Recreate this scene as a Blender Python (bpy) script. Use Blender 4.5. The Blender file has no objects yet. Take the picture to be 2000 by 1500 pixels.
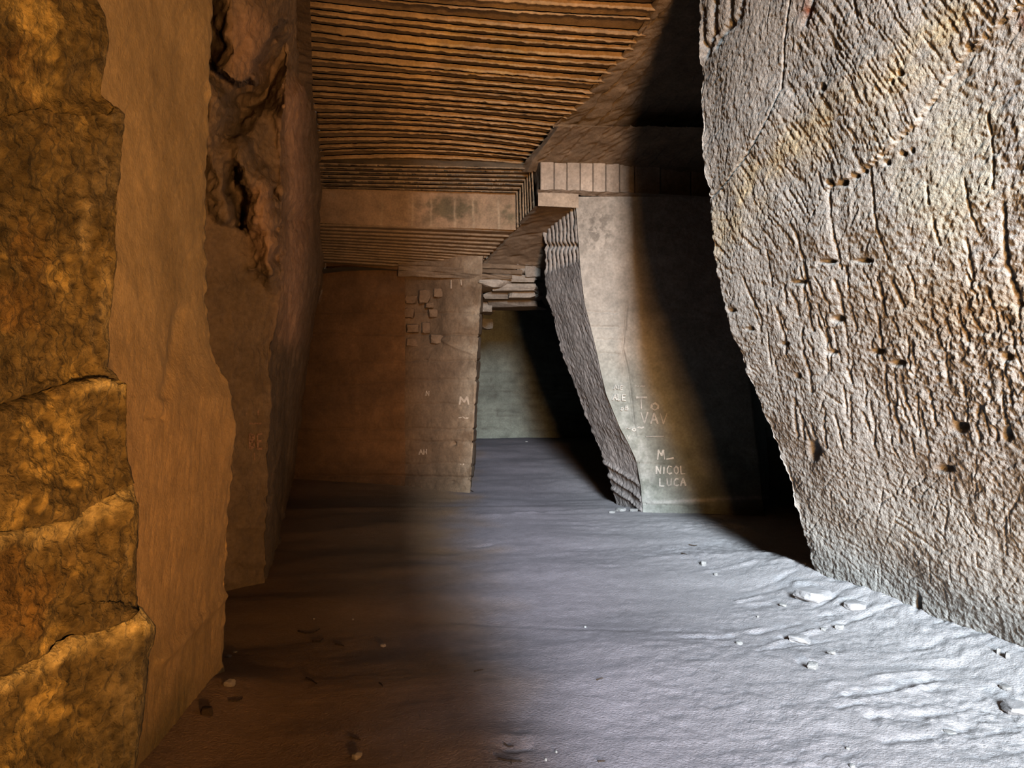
import bpy, math
import numpy as np
from mathutils import Vector

# ------------------------------------------------------------------ camera, light, exposure
scene = bpy.context.scene
COL = scene.collection
CAM_H = 1.5
F = 1500.0                       # focal length in pixels of the 2000 x 1500 frame

cam_data = bpy.data.cameras.new('camera')
cam_data.sensor_width = 36.0
cam_data.lens = 27.0
cam_data.clip_start = 0.02
cam = bpy.data.objects.new('camera', cam_data)
cam.location = (0, 0, CAM_H)
cam.rotation_euler = (math.pi / 2, 0, 0)
COL.objects.link(cam)
scene.camera = cam

world = bpy.data.worlds.new('world')
scene.world = world
world.use_nodes = True
world.node_tree.nodes['Background'].inputs[0].default_value = (0.5, 0.6, 0.8, 1)
world.node_tree.nodes['Background'].inputs[1].default_value = 0.0

scene.view_settings.view_transform = 'Standard'
scene.view_settings.look = 'None'
scene.view_settings.exposure = 0.0
scene.view_settings.gamma = 1.0
scene.view_settings.use_curve_mapping = False

def area_light(name, loc, target, sx, sy, power, color):
    l = bpy.data.lights.new(name, 'AREA')
    l.shape = 'RECTANGLE'; l.size = sx; l.size_y = sy
    l.energy = power; l.color = color
    o = bpy.data.objects.new(name, l)
    o.location = loc
    d = Vector(target) - Vector(loc)
    o.rotation_euler = d.to_track_quat('-Z', 'Y').to_euler()
    COL.objects.link(o)
    return o

# daylight: the tall strip of open sky seen from the cave through the quarry mouth behind the camera
area_light('sky_opening', (2.4, -20, 9.5), (1.0, 6, 1.0), 2.2, 11.0, 74000, (0.80, 0.91, 1.0))
area_light('penumbra_fill', (5.1, -20, 9.5), (1.4, 6, 1.0), 3.2, 11.0, 3800, (0.80, 0.91, 1.0))  # added weaker lamp that softens shadow edges, not a second opening
# warm light thrown back low by the sunlit earth just outside the mouth
area_light('sunlit_ground_near', (1.7, -2.0, 0.55), (-0.6, 6, 2.6), 0.6, 0.4, 760, (1.0, 0.50, 0.16))
area_light('sunlit_ground_far', (2.3, -8.5, 0.55), (-0.4, 8, 3.6), 1.2, 0.4, 4150, (1.0, 0.52, 0.19))

# ------------------------------------------------------------------ numpy noise
_rng = np.random.RandomState(11)
_perm = np.concatenate([_rng.permutation(256)] * 3).astype(np.int32)
_g = _rng.normal(size=(256, 3)); _g /= np.linalg.norm(_g, axis=1)[:, None]
_g = _g.astype(np.float32)

def noise3(x, y, z):
    x, y, z = np.broadcast_arrays(np.asarray(x, np.float32), np.asarray(y, np.float32), np.asarray(z, np.float32))
    xi = np.floor(x).astype(np.int32); yi = np.floor(y).astype(np.int32); zi = np.floor(z).astype(np.int32)
    xf = x - xi; yf = y - yi; zf = z - zi
    u = xf * xf * xf * (xf * (xf * 6 - 15) + 10)
    v = yf * yf * yf * (yf * (yf * 6 - 15) + 10)
    w = zf * zf * zf * (zf * (zf * 6 - 15) + 10)
    xi &= 255; yi &= 255; zi &= 255
    def gd(a, b, c):
        h = _perm[_perm[_perm[xi + a] + yi + b] + zi + c]
        g = _g[h]
        return g[..., 0] * (xf - a) + g[..., 1] * (yf - b) + g[..., 2] * (zf - c)
    x00 = gd(0, 0, 0) * (1 - u) + gd(1, 0, 0) * u
    x10 = gd(0, 1, 0) * (1 - u) + gd(1, 1, 0) * u
    x01 = gd(0, 0, 1) * (1 - u) + gd(1, 0, 1) * u
    x11 = gd(0, 1, 1) * (1 - u) + gd(1, 1, 1) * u
    y0 = x00 * (1 - v) + x10 * v
    y1 = x01 * (1 - v) + x11 * v
    return (y0 * (1 - w) + y1 * w) * 1.6

def fbm(p, s, octaves=4, gain=0.5, seed=0.0):
    """p (...,3) metres, s the largest feature in metres."""
    out = 0; a = 1.0; f = 1.0 / s
    for k in range(octaves):
        out = out + a * noise3(p[..., 0] * f + 13.1 * k + seed, p[..., 1] * f + 7.7 * k, p[..., 2] * f + 3.3 * k + seed * 0.7)
        a *= gain; f *= 2.0
    return out

def aniso(a, b, deg, along, across, seed=0.0):
    """streak noise in a plane (a to the right, b downwards): streaks run at deg (clockwise from right)."""
    c, s = math.cos(math.radians(deg)), math.sin(math.radians(deg))
    u = (a * c + b * s) / along; v = (-a * s + b * c) / across
    return noise3(u + seed * 5.1, v + seed * 2.3, np.full_like(u, seed + 0.37))

def sstep(e0, e1, x):
    t = np.clip((x - e0) / (e1 - e0), 0, 1)
    return t * t * (3 - 2 * t)

def segd(a, b, pts):
    """distance of (a,b) to a polyline"""
    best = np.full(a.shape, 1e9, np.float32)
    for (x0, y0), (x1, y1) in zip(pts[:-1], pts[1:]):
        dx, dy = x1 - x0, y1 - y0
        t = np.clip(((a - x0) * dx + (b - y0) * dy) / (dx * dx + dy * dy + 1e-9), 0, 1)
        best = np.minimum(best, np.hypot(a - x0 - t * dx, b - y0 - t * dy))
    return best

def lin(pairs, y):
    a = np.array(pairs, float)
    return np.interp(y, a[:, 0], a[:, 1])

def P(px, py, d):
    """the point of space at depth d metres that the camera sees at (px, py)"""
    px, py, d = np.broadcast_arrays(np.asarray(px, float), np.asarray(py, float), np.asarray(d, float))
    return np.stack([(px - 1000) / F * d, d, CAM_H - (py - 750) / F * d], -1)

def PX(p):
    d = np.maximum(p[..., 1], 0.2)
    return 1000 + p[..., 0] / d * F, 750 - (p[..., 2] - CAM_H) / d * F

def normals(g):
    du = np.gradient(g, axis=0); dv = np.gradient(g, axis=1)
    n = np.cross(du, dv)
    n /= np.linalg.norm(n, axis=-1, keepdims=True) + 1e-12
    return n

def facing(g, to=(0, 0, CAM_H)):
    n = normals(g)
    s = np.sum(n * (np.array(to) - g), -1).mean()
    return n if s > 0 else -n

# ------------------------------------------------------------------ materials
def stone(name, mottle=0.25, grain=0.012, bump=0.5, bump_dist=0.01, dark_specks=0.0, rough=0.95):
    m = bpy.data.materials.new(name); m.use_nodes = True
    nt = m.node_tree; N = nt.nodes; L = nt.links
    bsdf = N['Principled BSDF']
    bsdf.inputs['Roughness'].default_value = rough
    bsdf.inputs['Specular IOR Level'].default_value = 0.12
    tc = N.new('ShaderNodeTexCoord')
    att = N.new('ShaderNodeAttribute'); att.attribute_name = 'Col'
    n1 = N.new('ShaderNodeTexNoise'); n1.inputs['Scale'].default_value = 7.0; n1.inputs['Detail'].default_value = 8; n1.inputs['Roughness'].default_value = 0.65
    L.new(tc.outputs['Object'], n1.inputs['Vector'])
    mr = N.new('ShaderNodeMapRange')
    mr.inputs[1].default_value = 0.3; mr.inputs[2].default_value = 0.7
    mr.inputs[3].default_value = 1 - mottle; mr.inputs[4].default_value = 1 + mottle
    L.new(n1.outputs['Fac'], mr.inputs[0])
    n2 = N.new('ShaderNodeTexNoise'); n2.inputs['Scale'].default_value = 1.0 / grain * 0.5; n2.inputs['Detail'].default_value = 3
    L.new(tc.outputs['Object'], n2.inputs['Vector'])
    mr2 = N.new('ShaderNodeMapRange')
    mr2.inputs[1].default_value = 0.3; mr2.inputs[2].default_value = 0.7
    mr2.inputs[3].default_value = 1 - mottle * 0.7 - dark_specks; mr2.inputs[4].default_value = 1 + mottle * 0.6
    L.new(n2.outputs['Fac'], mr2.inputs[0])
    mu = N.new('ShaderNodeMath'); mu.operation = 'MULTIPLY'
    L.new(mr.outputs[0], mu.inputs[0]); L.new(mr2.outputs[0], mu.inputs[1])
    vm = N.new('ShaderNodeVectorMath'); vm.operation = 'SCALE'
    L.new(att.outputs['Color'], vm.inputs[0]); L.new(mu.outputs[0], vm.inputs['Scale'])
    L.new(vm.outputs[0], bsdf.inputs['Base Color'])
    n3 = N.new('ShaderNodeTexNoise'); n3.inputs['Scale'].default_value = 1.0 / grain; n3.inputs['Detail'].default_value = 5; n3.inputs['Roughness'].default_value = 0.6
    L.new(tc.outputs['Object'], n3.inputs['Vector'])
    b = N.new('ShaderNodeBump'); b.inputs['Strength'].default_value = bump; b.inputs['Distance'].default_value = bump_dist
    L.new(n3.outputs['Fac'], b.inputs['Height']); L.new(b.outputs[0], bsdf.inputs['Normal'])
    return m

M_RIGHT = stone('pale_tufa', 0.16, 0.010, 1.0, 0.012)
M_FLOOR = stone('dusty_earth', 0.12, 0.012, 0.9, 0.010)
M_OUT = stone('lichened_tufa', 0.5, 0.014, 1.0, 0.02, 0.2)
M_SMOOTH = stone('ochre_tufa', 0.16, 0.012, 0.6, 0.01)
M_CEIL = stone('cut_brown_tufa', 0.22, 0.012, 0.7, 0.01)
M_WALL = stone('brown_tufa', 0.22, 0.016, 0.7, 0.012)
M_PILLAR = stone('grey_tufa', 0.22, 0.014, 0.6, 0.01)
M_STONE = stone('loose_stone', 0.2, 0.006, 0.6, 0.004)
M_TWIG = stone('dry_twig', 0.3, 0.004, 0.5, 0.002)
M_SCRATCH = stone('scratched_stone', 0.35, 0.006, 0.5, 0.003)

# ------------------------------------------------------------------ building
ALBEDO = 0.27                     # tufa is a dark, dusty stone: colours below are relative
def mesh_obj(name, verts, faces, col, mat, parent=None, smooth=True, label=None, category=None, kind=None, group=None):
    verts = np.asarray(verts, np.float32).reshape(-1, 3)
    faces = np.asarray(faces, np.int32)
    me = bpy.data.meshes.new(name)
    me.vertices.add(len(verts)); me.vertices.foreach_set('co', verts.ravel())
    k = faces.shape[1]
    me.loops.add(faces.size); me.loops.foreach_set('vertex_index', faces.ravel())
    me.polygons.add(len(faces))
    me.polygons.foreach_set('loop_start', np.arange(0, faces.size, k, dtype=np.int32))
    me.polygons.foreach_set('loop_total', np.full(len(faces), k, np.int32))
    me.polygons.foreach_set('use_smooth', np.full(len(faces), smooth, bool))
    me.update(calc_edges=True)
    a = me.attributes.new('Col', 'FLOAT_COLOR', 'POINT')
    c = np.ones((len(verts), 4), np.float32)
    c[:, :3] = np.clip(ALBEDO * np.broadcast_to(np.asarray(col, np.float32).reshape(-1, 3), (len(verts), 3)), 0.004, 0.9)
    a.data.foreach_set('color', c.ravel())
    me.materials.append(mat)
    o = bpy.data.objects.new(name, me)
    COL.objects.link(o)
    if parent: o.parent = parent
    tag(o, label, category, kind, group)
    return o

def tag(o, label=None, category=None, kind=None, group=None):
    if label: o['label'] = label
    if category: o['category'] = category
    if kind: o['kind'] = kind
    if group: o['group'] = group
    return o

def empty(name, label, category, kind=None, loc=(0, 0, 0)):
    o = bpy.data.objects.new(name, None)
    o.empty_display_size = 0.1
    COL.objects.link(o)
    return tag(o, label, category, kind)

def gfaces(nu, nv, flip=False):
    i = np.arange(nu * nv).reshape(nu, nv)
    q = np.stack([i[:-1, :-1], i[1:, :-1], i[1:, 1:], i[:-1, 1:]], -1).reshape(-1, 4)
    return q[:, ::-1] if flip else q

def grid_obj(name, g, col, mat, **kw):
    nu, nv = g.shape[:2]
    n = normals(g)
    s = np.sum(n * (np.array((0, 0, CAM_H)) - g), -1).mean()
    return mesh_obj(name, g.reshape(-1, 3), gfaces(nu, nv, s < 0), np.asarray(col).reshape(-1, 3), mat, **kw)

def loft(cols, ys, subs):
    """cols: list of (pairs y->px, pairs y->depth); ys rows; subs: quads between neighbouring columns."""
    pts = []
    ys = np.asarray(ys, float)
    for px, d in cols:
        pts.append((lin(px, ys), lin(d, ys)))
    gx, gd = [], []
    for k, n in enumerate(subs):
        t = np.linspace(0, 1, n, endpoint=False)[:, None]
        gx.append(pts[k][0][None] * (1 - t) + pts[k + 1][0][None] * t)
        # perspective-correct between columns
        gd.append(1 / ((1 - t) / pts[k][1][None] + t / pts[k + 1][1][None]))
    gx.append(pts[-1][0][None]); gd.append(pts[-1][1][None])
    gx = np.concatenate(gx); gd = np.concatenate(gd)
    return P(gx, ys[None], gd)

def quad(c00, c10, c11, c01, nu, nv):
    """bilinear patch of four (px,py,depth) corners"""
    A, B, C_, D = (P(*c) for c in (c00, c10, c11, c01))
    u = np.linspace(0, 1, nu)[:, None, None]; v = np.linspace(0, 1, nv)[None, :, None]
    return A * (1 - u) * (1 - v) + B * u * (1 - v) + C_ * u * v + D * (1 - u) * v

def shade(base, p, amt=0.15, s=0.5, seed=0.0):
    f = 1 + amt * fbm(p, s, 4, 0.55, seed)
    return np.asarray(base, np.float32)[None, None] * f[..., None]

def mix(c, c2, f):
    return c * (1 - f[..., None]) + np.asarray(c2, np.float32) * f[..., None]

# ================================================================== FLOOR
def floor_base(x, y):
    z = -0.05 * sstep(9.25, 9.8, y) + 0.40 * sstep(10.3, 16.0, y)
    # rubble bank along the foot of the leaning right wall
    wx = 2.35 + (5.77 - y) * 0.29
    z = z + 0.09 * np.exp(-((x - wx) / 0.35) ** 2) * sstep(1.0, 3.0, y) * (1 - sstep(6.2, 7.2, y))
    # low bank at the foot of the near left wall
    z = z + 0.07 * np.exp(-((x + 1.5) / 0.25) ** 2) * (1 - sstep(3.7, 4.1, y))
    return z

def floor_relief(x, y, fine=True):
    p = np.stack([x, y, np.zeros_like(x)], -1)
    z = 0.030 * fbm(np.stack([x * 0.55, y, x * 0], -1), 1.1, 3, 0.5, 3.0)
    if not fine: return z
    right = sstep(-0.2, 2.2, x)
    c, s = math.cos(0.25), math.sin(0.25)
    xr, yr = x * c + y * s, -x * s + y * c
    q = np.stack([xr * 0.30, yr, x * 0], -1)
    r = 1 - np.abs(fbm(q, 0.30, 4, 0.55, 9.0))
    patch = np.clip(0.55 + 0.9 * fbm(p, 0.9, 2, 0.5, 5.0), 0, 1.3)
    z = z + (0.003 + 0.010 * right * patch) * (r - 0.6)
    q2 = np.stack([xr * 0.32, yr, x * 0], -1)
    z = z + (0.0015 + 0.014 * right * patch) * (-np.clip(0.35 - np.abs(fbm(q2, 0.10, 3, 0.6, 19.0)), 0, 1))
    z = z + 0.008 * right * np.clip(fbm(p, 0.16, 3, 0.6, 29.0) - 0.35, 0, 1)
    z = z + (0.0012 + 0.0065 * right * patch) * fbm(p, 0.07, 3, 0.6, 2.0)
    z = z + (0.0010 + 0.0022 * right * patch) * fbm(p, 0.035, 2, 0.6, 4.0)
    return z

def floor_dents(x, y, z):
    def fl(px, py):
        q = P(px, py, 1.0); d = CAM_H / (CAM_H - q[2]); return q[0] * d, d
    def dent(px, py, rx, ry, dep, ang=0.0):
        cx, cy = fl(px, py)
        c, s = math.cos(ang), math.sin(ang)
        u = ((x - cx) * c + (y - cy) * s) / rx; v = (-(x - cx) * s + (y - cy) * c) / ry
        r2 = u * u + v * v
        w_ = 0.55 + 0.9 * noise3(x * 16, y * 16, cx)
        return dep * 0.45 * (-np.exp(-r2) * w_ + 0.5 * np.exp(-((v - 1.3) / 0.6) ** 2 - (u / 0.9) ** 2) * w_)
    for a in [(1572, 1298, .05, .05, .05), (1010, 1462, .13, .07, .030), (1545, 1243, .10, .05, .04, .3), (1560, 1160, .12, .05, .05, .3),
              (1790, 1330, .16, .03, .03, .25), (1720, 1350, .20, .03, .03, .25), (1690, 1376, .16, .03, .025, .3), (1830, 1345, .10, .03, .03, .3),
              (1620, 1205, .14, .04, .045, .4), (1690, 1195, .10, .04, .04, .3), (1750, 1405, .15, .06, .03), (940, 1066, .10, .05, .02),
              (1310, 1228, .10, .04, .02, .3), (1460, 1235, .22, .035, .022, .2), (1400, 1246, .18, .03, .02), (1285, 1265, .10, .04, .015),
              (1850, 1300, .12, .05, .03), (1900, 1420, .16, .05, .03), (1650, 1430, .10, .06, .02), (1195, 1108, .10, .04, .02)]:
        z = z + dent(*a)
    def fold(pts, w, h):
        q = [fl(*p_) for p_ in pts]
        m = (x > min(a for a, b in q) - .3) & (x < max(a for a, b in q) + .3) & (y > min(b for a, b in q) - .3) & (y < max(b for a, b in q) + .3)
        r = np.zeros_like(x)
        if m.any():
            d_ = segd(x[m], y[m], q); n_ = 0.6 + 0.7 * noise3(x[m] * 9, y[m] * 9, q[0][0])
            r[m] = 0.5 * h * n_ * np.exp(-(d_ / (0.8 * w)) ** 2)
        return r
    for f_ in [([(1612, 1343), (1700, 1328), (1760, 1318), (1812, 1313)], .030, .030), ([(1650, 1362), (1720, 1352), (1800, 1330), (1815, 1322)], .018, -.030), ([(1665, 1380), (1740, 1362), (1800, 1340)], .030, .032),
               ([(1640, 1388), (1700, 1372), (1760, 1356)], .018, -.022), ([(1770, 1352), (1830, 1335), (1850, 1331)], .022, .030), ([(1820, 1342), (1845, 1332)], .016, -.03), ([(1330, 1243), (1420, 1244), (1490, 1233), (1560, 1218)], .030, -.022),
               ([(1330, 1238), (1420, 1239), (1490, 1227)], .035, .016), ([(1500, 1262), (1560, 1240), (1600, 1232)], .022, .03), ([(1480, 1275), (1540, 1262), (1650, 1248)], .020, -.022), ([(1455, 1150), (1520, 1140), (1580, 1128)], .025, -.020),
               ([(1440, 1170), (1540, 1152), (1600, 1150)], .025, .022), ([(1540, 1150), (1552, 1162), (1572, 1176)], .018, -.04), ([(1555, 1150), (1610, 1156), (1640, 1164)], .06, .05), ([(1590, 1190), (1650, 1172)], .02, -.035), ([(1640, 1185), (1690, 1176), (1720, 1188)], .05, .04),
               ([(1610, 1228), (1690, 1212), (1740, 1205)], .02, -.03), ([(1380, 1115), (1470, 1108), (1540, 1118)], .06, .030), ([(1700, 1405), (1770, 1398), (1830, 1392)], .03, -.028), ([(1730, 1450), (1800, 1440), (1880, 1420)], .03, -.022),
               ([(920, 1068), (960, 1064)], .03, -.03), ([(975, 1462), (1010, 1468), (1045, 1458)], .022, -.030), ([(975, 1446), (1030, 1444)], .03, .014), ([(900, 1212), (1100, 1222), (1280, 1226)], .05, -.016), ([(940, 1010), (1060, 1000), (1200, 992)], .10, .030)]:
        z = z + fold(*f_)
    return z

def floor_z(x, y):
    x = np.asarray(x, float); y = np.asarray(y, float)
    return floor_dents(x, y, floor_base(x, y) + floor_relief(x, y))

nr, ncol = 640, 820
dd = np.geomspace(1.2, 20.0, nr)
tt = np.linspace(-0.74, 0.74, ncol)
yy = np.repeat(dd[None], ncol, 0)
xx = tt[:, None] * (dd[None] + 1.2)
zz = floor_z(xx, yy)
g = np.stack([xx, yy, zz], -1)
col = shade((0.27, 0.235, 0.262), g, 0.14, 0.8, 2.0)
col = mix(col, (0.62, 0.61, 0.62), 0.95 * sstep(0.1, 2.6, xx))  # daylit right side painted paler into the colour
col = mix(col, (0.44, 0.265, 0.14), 0.95 * (1 - sstep(-0.9 - 0.03 * yy, 0.5 - 0.07 * yy, xx + 0.25 * fbm(g, 0.6, 3))))  # shaded left side painted brown, along the daylight edge
floor = grid_obj('floor', g, col, M_FLOOR, label='dusty trodden earth floor of the cave, lit right and shaded left painted into its colour', category='floor', kind='structure')
# apron under and behind the camera
xa, ya = np.meshgrid(np.linspace(-4, 5, 60), np.linspace(-24, 1.25, 60), indexing='ij')
ga = np.stack([xa, ya, floor_base(xa, ya) + floor_relief(xa, ya, False) - 0.02], -1)
grid_obj('apron', ga, shade((0.42, 0.36, 0.30), ga), M_FLOOR, parent=floor)

# ================================================================== RIGHT WALL
EDGE = [(-400, 1372), (0, 1365), (100, 1365), (200, 1366), (300, 1370), (380, 1382), (450, 1392), (520, 1400), (600, 1418), (700, 1450), (800, 1488),
        (900, 1525), (1000, 1557), (1100, 1588), (1140, 1598), (1300, 1630)]
D0 = 5.77
s = np.concatenate([-np.geomspace(4.5, 0.05, 26), np.linspace(-0.035, 3.3, 620), np.linspace(3.4, 6.2, 24)])
zr = np.concatenate([np.linspace(-0.25, 4.9, 900), np.linspace(4.95, 5.8, 12)])
S, Z = np.meshgrid(s, zr, indexing='ij')
py_e = 750 - (Z - CAM_H) / D0 * F
Xe = (np.interp(py_e, [e[0] for e in EDGE], [e[1] for e in EDGE]) - 1000) / F * D0
fd = np.array([0.48, -1.65]) / math.hypot(0.48, 1.65)
bd = np.array([0.93, 0.37])
ps = np.maximum(S, 0); ns = np.maximum(-S, 0)
g = np.stack([Xe + ps * fd[0] + ns * bd[0], D0 + ps * fd[1] + ns * bd[1], Z], -1)
px, py = PX(g)
nrm = facing(g)
# how far this point lies from the layer lines that cross the face
L1 = [(1385, 385), (1450, 300), (1520, 175), (1562, 60), (1600, -40)]
L2 = [(1395, 560), (1490, 500), (1560, 470), (1622, 365), (1700, 325), (1790, 240), (1870, 110), (2010, -10)]
def side(pts):
    """positive below/right of a line that rises to the right"""
    xs = np.array([q[0] for q in pts]); ysn = np.array([q[1] for q in pts])
    return py - np.interp(px, xs, ysn)
a1, a2 = side(L1), side(L2)
zA = 1 - sstep(-6, 6, a1); zC = sstep(-6, 6, a2); zB = np.clip(1 - zA - zC, 0, 1)
low = sstep(560, 900, py)
jx = px + 8 * noise3(px / 80, py / 80, 0.5); jy = py + 8 * noise3(px / 80, py / 80, 7.5)
stA = 0.5 * aniso(jx, jy, 100, 150, 6, 1) + 0.7 * aniso(jx, jy, 97, 80, 3.2, 2)
bend = 52 + 26 * np.clip((a2 + 120) / 160, -1, 1)
def aniso_var(a, b, deg, along, across, seed):
    c, s_ = np.cos(np.radians(deg)), np.sin(np.radians(deg))
    u = (a * c + b * s_) / along; v = (-a * s_ + b * c) / across
    return noise3(u + seed * 5.1, v + seed * 2.3, np.full_like(u, seed + .37))
stB = 0.9 * aniso(jx, jy, 54, 60, 7.5, 3) + 0.5 * aniso(jx, jy, 60, 55, 4, 4)
stC = 0.45 * aniso(jx, jy, 122, 90, 7, 5) + 0.8 * aniso(jx, jy, 116, 60, 3.6, 6)
stD = 0.5 * aniso(jx, jy, 150, 50, 4, 7) + 0.5 * aniso(jx, jy, 35, 40, 4, 8) + 0.4 * aniso(jx, jy, 105, 50, 4, 9)
def cut(f):  # sharp bottoms, flat tops
    return -np.clip(-f - 0.12, 0, 1) ** 0.8 + 0.25 * np.clip(f, 0, 1)
disp = 0.0054 * (0.9 * zA * cut(stA) + 2.2 * zB * cut(stB) + zC * (0.9 * cut(stC) * (1 - 0.6 * low) + 0.45 * low * cut(stD)))
disp += 0.030 * fbm(g, 0.9, 3, 0.5, 1.0) + 0.0035 * fbm(g, 0.07, 3, 0.6, 4.0)
rough_zone = np.exp(-((py - 690) / 170) ** 2) * sstep(1560, 1820, px) + 0.5 * np.exp(-((px - 1930) / 90) ** 2) * sstep(60, 500, py) * (1 - sstep(900, 1100, py))
disp += rough_zone * (0.0065 * fbm(g, 0.045, 3, 0.7, 8.0) - 0.006 * np.clip(fbm(g, 0.12, 2, 0.5, 6.0), 0, 1))
disp += 0.0045 * fbm(g, 0.03, 2, 0.7, 11.0)
disp -= 0.020 * zC * sstep(0, 5, a2) * (1 - low) * sstep(1590, 1650, px)
disp -= 0.03 * np.exp(-(a2 / 4.5) ** 2) * np.clip(0.2 + 1.6 * noise3(px / 9, py / 9, 4.4), 0, 1) * sstep(1560, 1620, px)
# single cracks and grooves, (polyline, half width px, depth m)
R = np.random.RandomState(5)
grooves = [([(1385, 387), (1420, 352), (1468, 285), (1500, 225), (1520, 172), (1528, 80), (1548, -20)], 2.0, .05),
           ([(1398, 0), (1395, 60), (1376, 105)], 8, .06), ([(1430, -10), (1426, 45), (1398, 90)], 7, .055), ([(1455, -10), (1448, 30), (1422, 60)], 7, .045),
           ([(1375, 20), (1372, 90)], 6, .05), ([(1590, -10), (1570, 45)], 7, .04), ([(1662, -10), (1672, 30)], 4, .03),
           ([(1620, 370), (1626, 440), (1640, 525)], 4, .022), ([(1556, 458), (1572, 530), (1582, 575)], 4, .025), ([(1702, 333), (1712, 440), (1732, 505)], 4, .022),
           ([(1806, 355), (1813, 398)], 4, .024), ([(1822, 430), (1830, 480)], 4, .02), ([(1876, 350), (1890, 420), (1905, 460)], 3.5, .02), ([(1918, 225), (1930, 300), (1932, 370)], 3.5, .02),
           ([(1950, 400), (1953, 520), (1980, 600)], 6, .035), ([(1740, 550), (1760, 600)], 5, .03), ([(1495, 490), (1505, 560)], 3, .018), ([(1880, 470), (1892, 550)], 4, .02),
           ([(1600, 810), (1612, 770), (1640, 790)], 3, .012)]
for k in range(105):                      # pick gouges of the lower face
    x0 = R.uniform(1440, 2010); y0 = R.uniform(520, 860)
    if x0 < np.interp(y0, [520, 860], [1430, 1540]) + 10: continue
    l = R.uniform(28, 95); a = math.radians(R.uniform(66, 86))
    x1, y1 = x0 + l * math.cos(a), y0 + l * math.sin(a)
    grooves.append(([(x0, y0), ((x0 + x1) / 2 + R.uniform(-5, 5), (y0 + y1) / 2), (x1, y1)], R.uniform(2.5, 4.5), R.uniform(.016, .034) * 0.7))
for k in range(70):                       # crossing scratches near the foot
    x0 = R.uniform(1560, 2010); y0 = R.uniform(880, 1180)
    l = R.uniform(20, 70); a = math.radians(R.choice([R.uniform(25, 60), R.uniform(110, 155), R.uniform(70, 95)]))
    grooves.append(([(x0, y0), (x0 + l * math.cos(a), y0 + l * math.sin(a))], R.uniform(1.6, 2.4), R.uniform(.005, .010)))
# letters scratched into the rock: A M, C, A
for pl in ([(1940, 790), (1950, 762), (1962, 790)], [(1944, 780), (1958, 780)], [(1970, 790), (1972, 760), (1982, 780), (1992, 758), (1996, 788)],
           [(1716, 1000), (1722, 955), (1745, 975)], [(1716, 985), (1740, 970)], [(1790, 950), (1776, 955), (1774, 975), (1790, 985)],
           [(1820, 1010), (1826, 975), (1850, 1000), (1842, 1035)], [(1870, 1020), (1900, 1055), (1880, 1070)], [(1905, 950), (1900, 970), (1915, 960)],
           [(1748, 1020), (1775, 1038), (1840, 1080)], [(1640, 960), (1655, 985)]):
    grooves.append((pl, 2.4, .012))
for pl, w, dep in grooves:
    xs = [q[0] for q in pl]; ysn = [q[1] for q in pl]
    m = (px > min(xs) - 5 * w) & (px < max(xs) + 5 * w) & (py > min(ysn) - 5 * w) & (py < max(ysn) + 5 * w) & (S > -0.03)
    if not m.any(): continue
    dd_ = segd(px[m], py[m], pl)
    wob = 0.7 + 0.5 * noise3(px[m] / 9, py[m] / 9, 2.5)
    disp[m] -= 0.85 * dep * wob * np.exp(-(dd_ / (0.75 * w)) ** 2)
# little pick holes along the layer joint and on the face
for hx, hy, rx, ry, dep in [(1617, 511, 13, 4, .05), (1684, 510, 13, 4, .05), (1558, 551, 12, 4, .04), (1604, 171, 6, 7, .05), (1622, 356, 7, 5, .05), (1647, 357, 8, 6, .06), (1672, 343, 6, 5, .04),
                            (1690, 335, 5, 4, .03), (1762, 300, 6, 5, .04), (1760, 143, 6, 6, .04), (1745, 160, 5, 5, .03), (1732, 318, 6, 5, .04), (1780, 294, 5, 5, .03), (1630, 625, 11, 6, .05), (1705, 690, 12, 5, .05),
                            (1745, 712, 14, 5, .05), (1620, 690, 10, 5, .03), (1590, 880, 10, 16, .07), (1430, 606, 8, 4, .03), (1465, 642, 8, 4, .03), (1530, 672, 9, 4, .03), (1868, 838, 14, 9, .06),
                            (1555, 735, 7, 5, .03), (1965, 850, 9, 12, .05), (1840, 918, 16, 6, .05), (1958, 700, 10, 8, .04), (1885, 90, 8, 6, .03), (1790, 1180, 6, 16, .06)]:
    m = (np.abs(px - hx) < 4 * rx) & (np.abs(py - hy) < 4 * ry) & (S > -0.03)
    disp[m] -= dep * np.exp(-(((px[m] - hx) / rx) ** 2 + ((py[m] - hy) / ry) ** 2) ** 1.5)
disp = disp * sstep(6.3, 4.5, S)
g2 = g + nrm * disp[..., None]
# ragged arris at the far end
g2[..., 0] += (np.exp(-(S / 0.06) ** 2) * 0.02 * fbm(g * np.array([1, 1, 1.0]), 0.16, 3, 0.6, 21.0))
col = shade((0.50, 0.488, 0.462), g, 0.10, 0.6, 1.0)
yel = np.exp(-(segd(px, py, [(1400, 470), (1480, 340), (1600, 250), (1740, 150), (1880, 20)]) / 42) ** 2)
col = mix(col, (0.70, 0.55, 0.27), 0.55 * yel * np.clip(0.6 + 0.9 * fbm(g, 0.25, 3, 0.6, 9.0), 0, 1))
yel2 = np.exp(-(((px - 1900) / 190) ** 2 + ((py - 330) / 220) ** 2))
col = mix(col, (0.56, 0.53, 0.36), 0.5 * yel2 * np.clip(0.6 + 0.9 * fbm(g, 0.3, 3, 0.6, 2.0), 0, 1))
col = mix(col, (0.56, 0.57, 0.545), 0.8 * sstep(880, 1060, py))
brn = np.exp(-(((px - 1890) / 190) ** 2 + ((py - 610) / 70) ** 2))
col = mix(col, (0.40, 0.33, 0.24), 0.8 * brn)
red = np.exp(-(((px - 1575) / 16) ** 2 + ((py - 5) / 45) ** 2)) + np.exp(-(((px - 1990) / 15) ** 2 + ((py - 50) / 25) ** 2))
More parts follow.
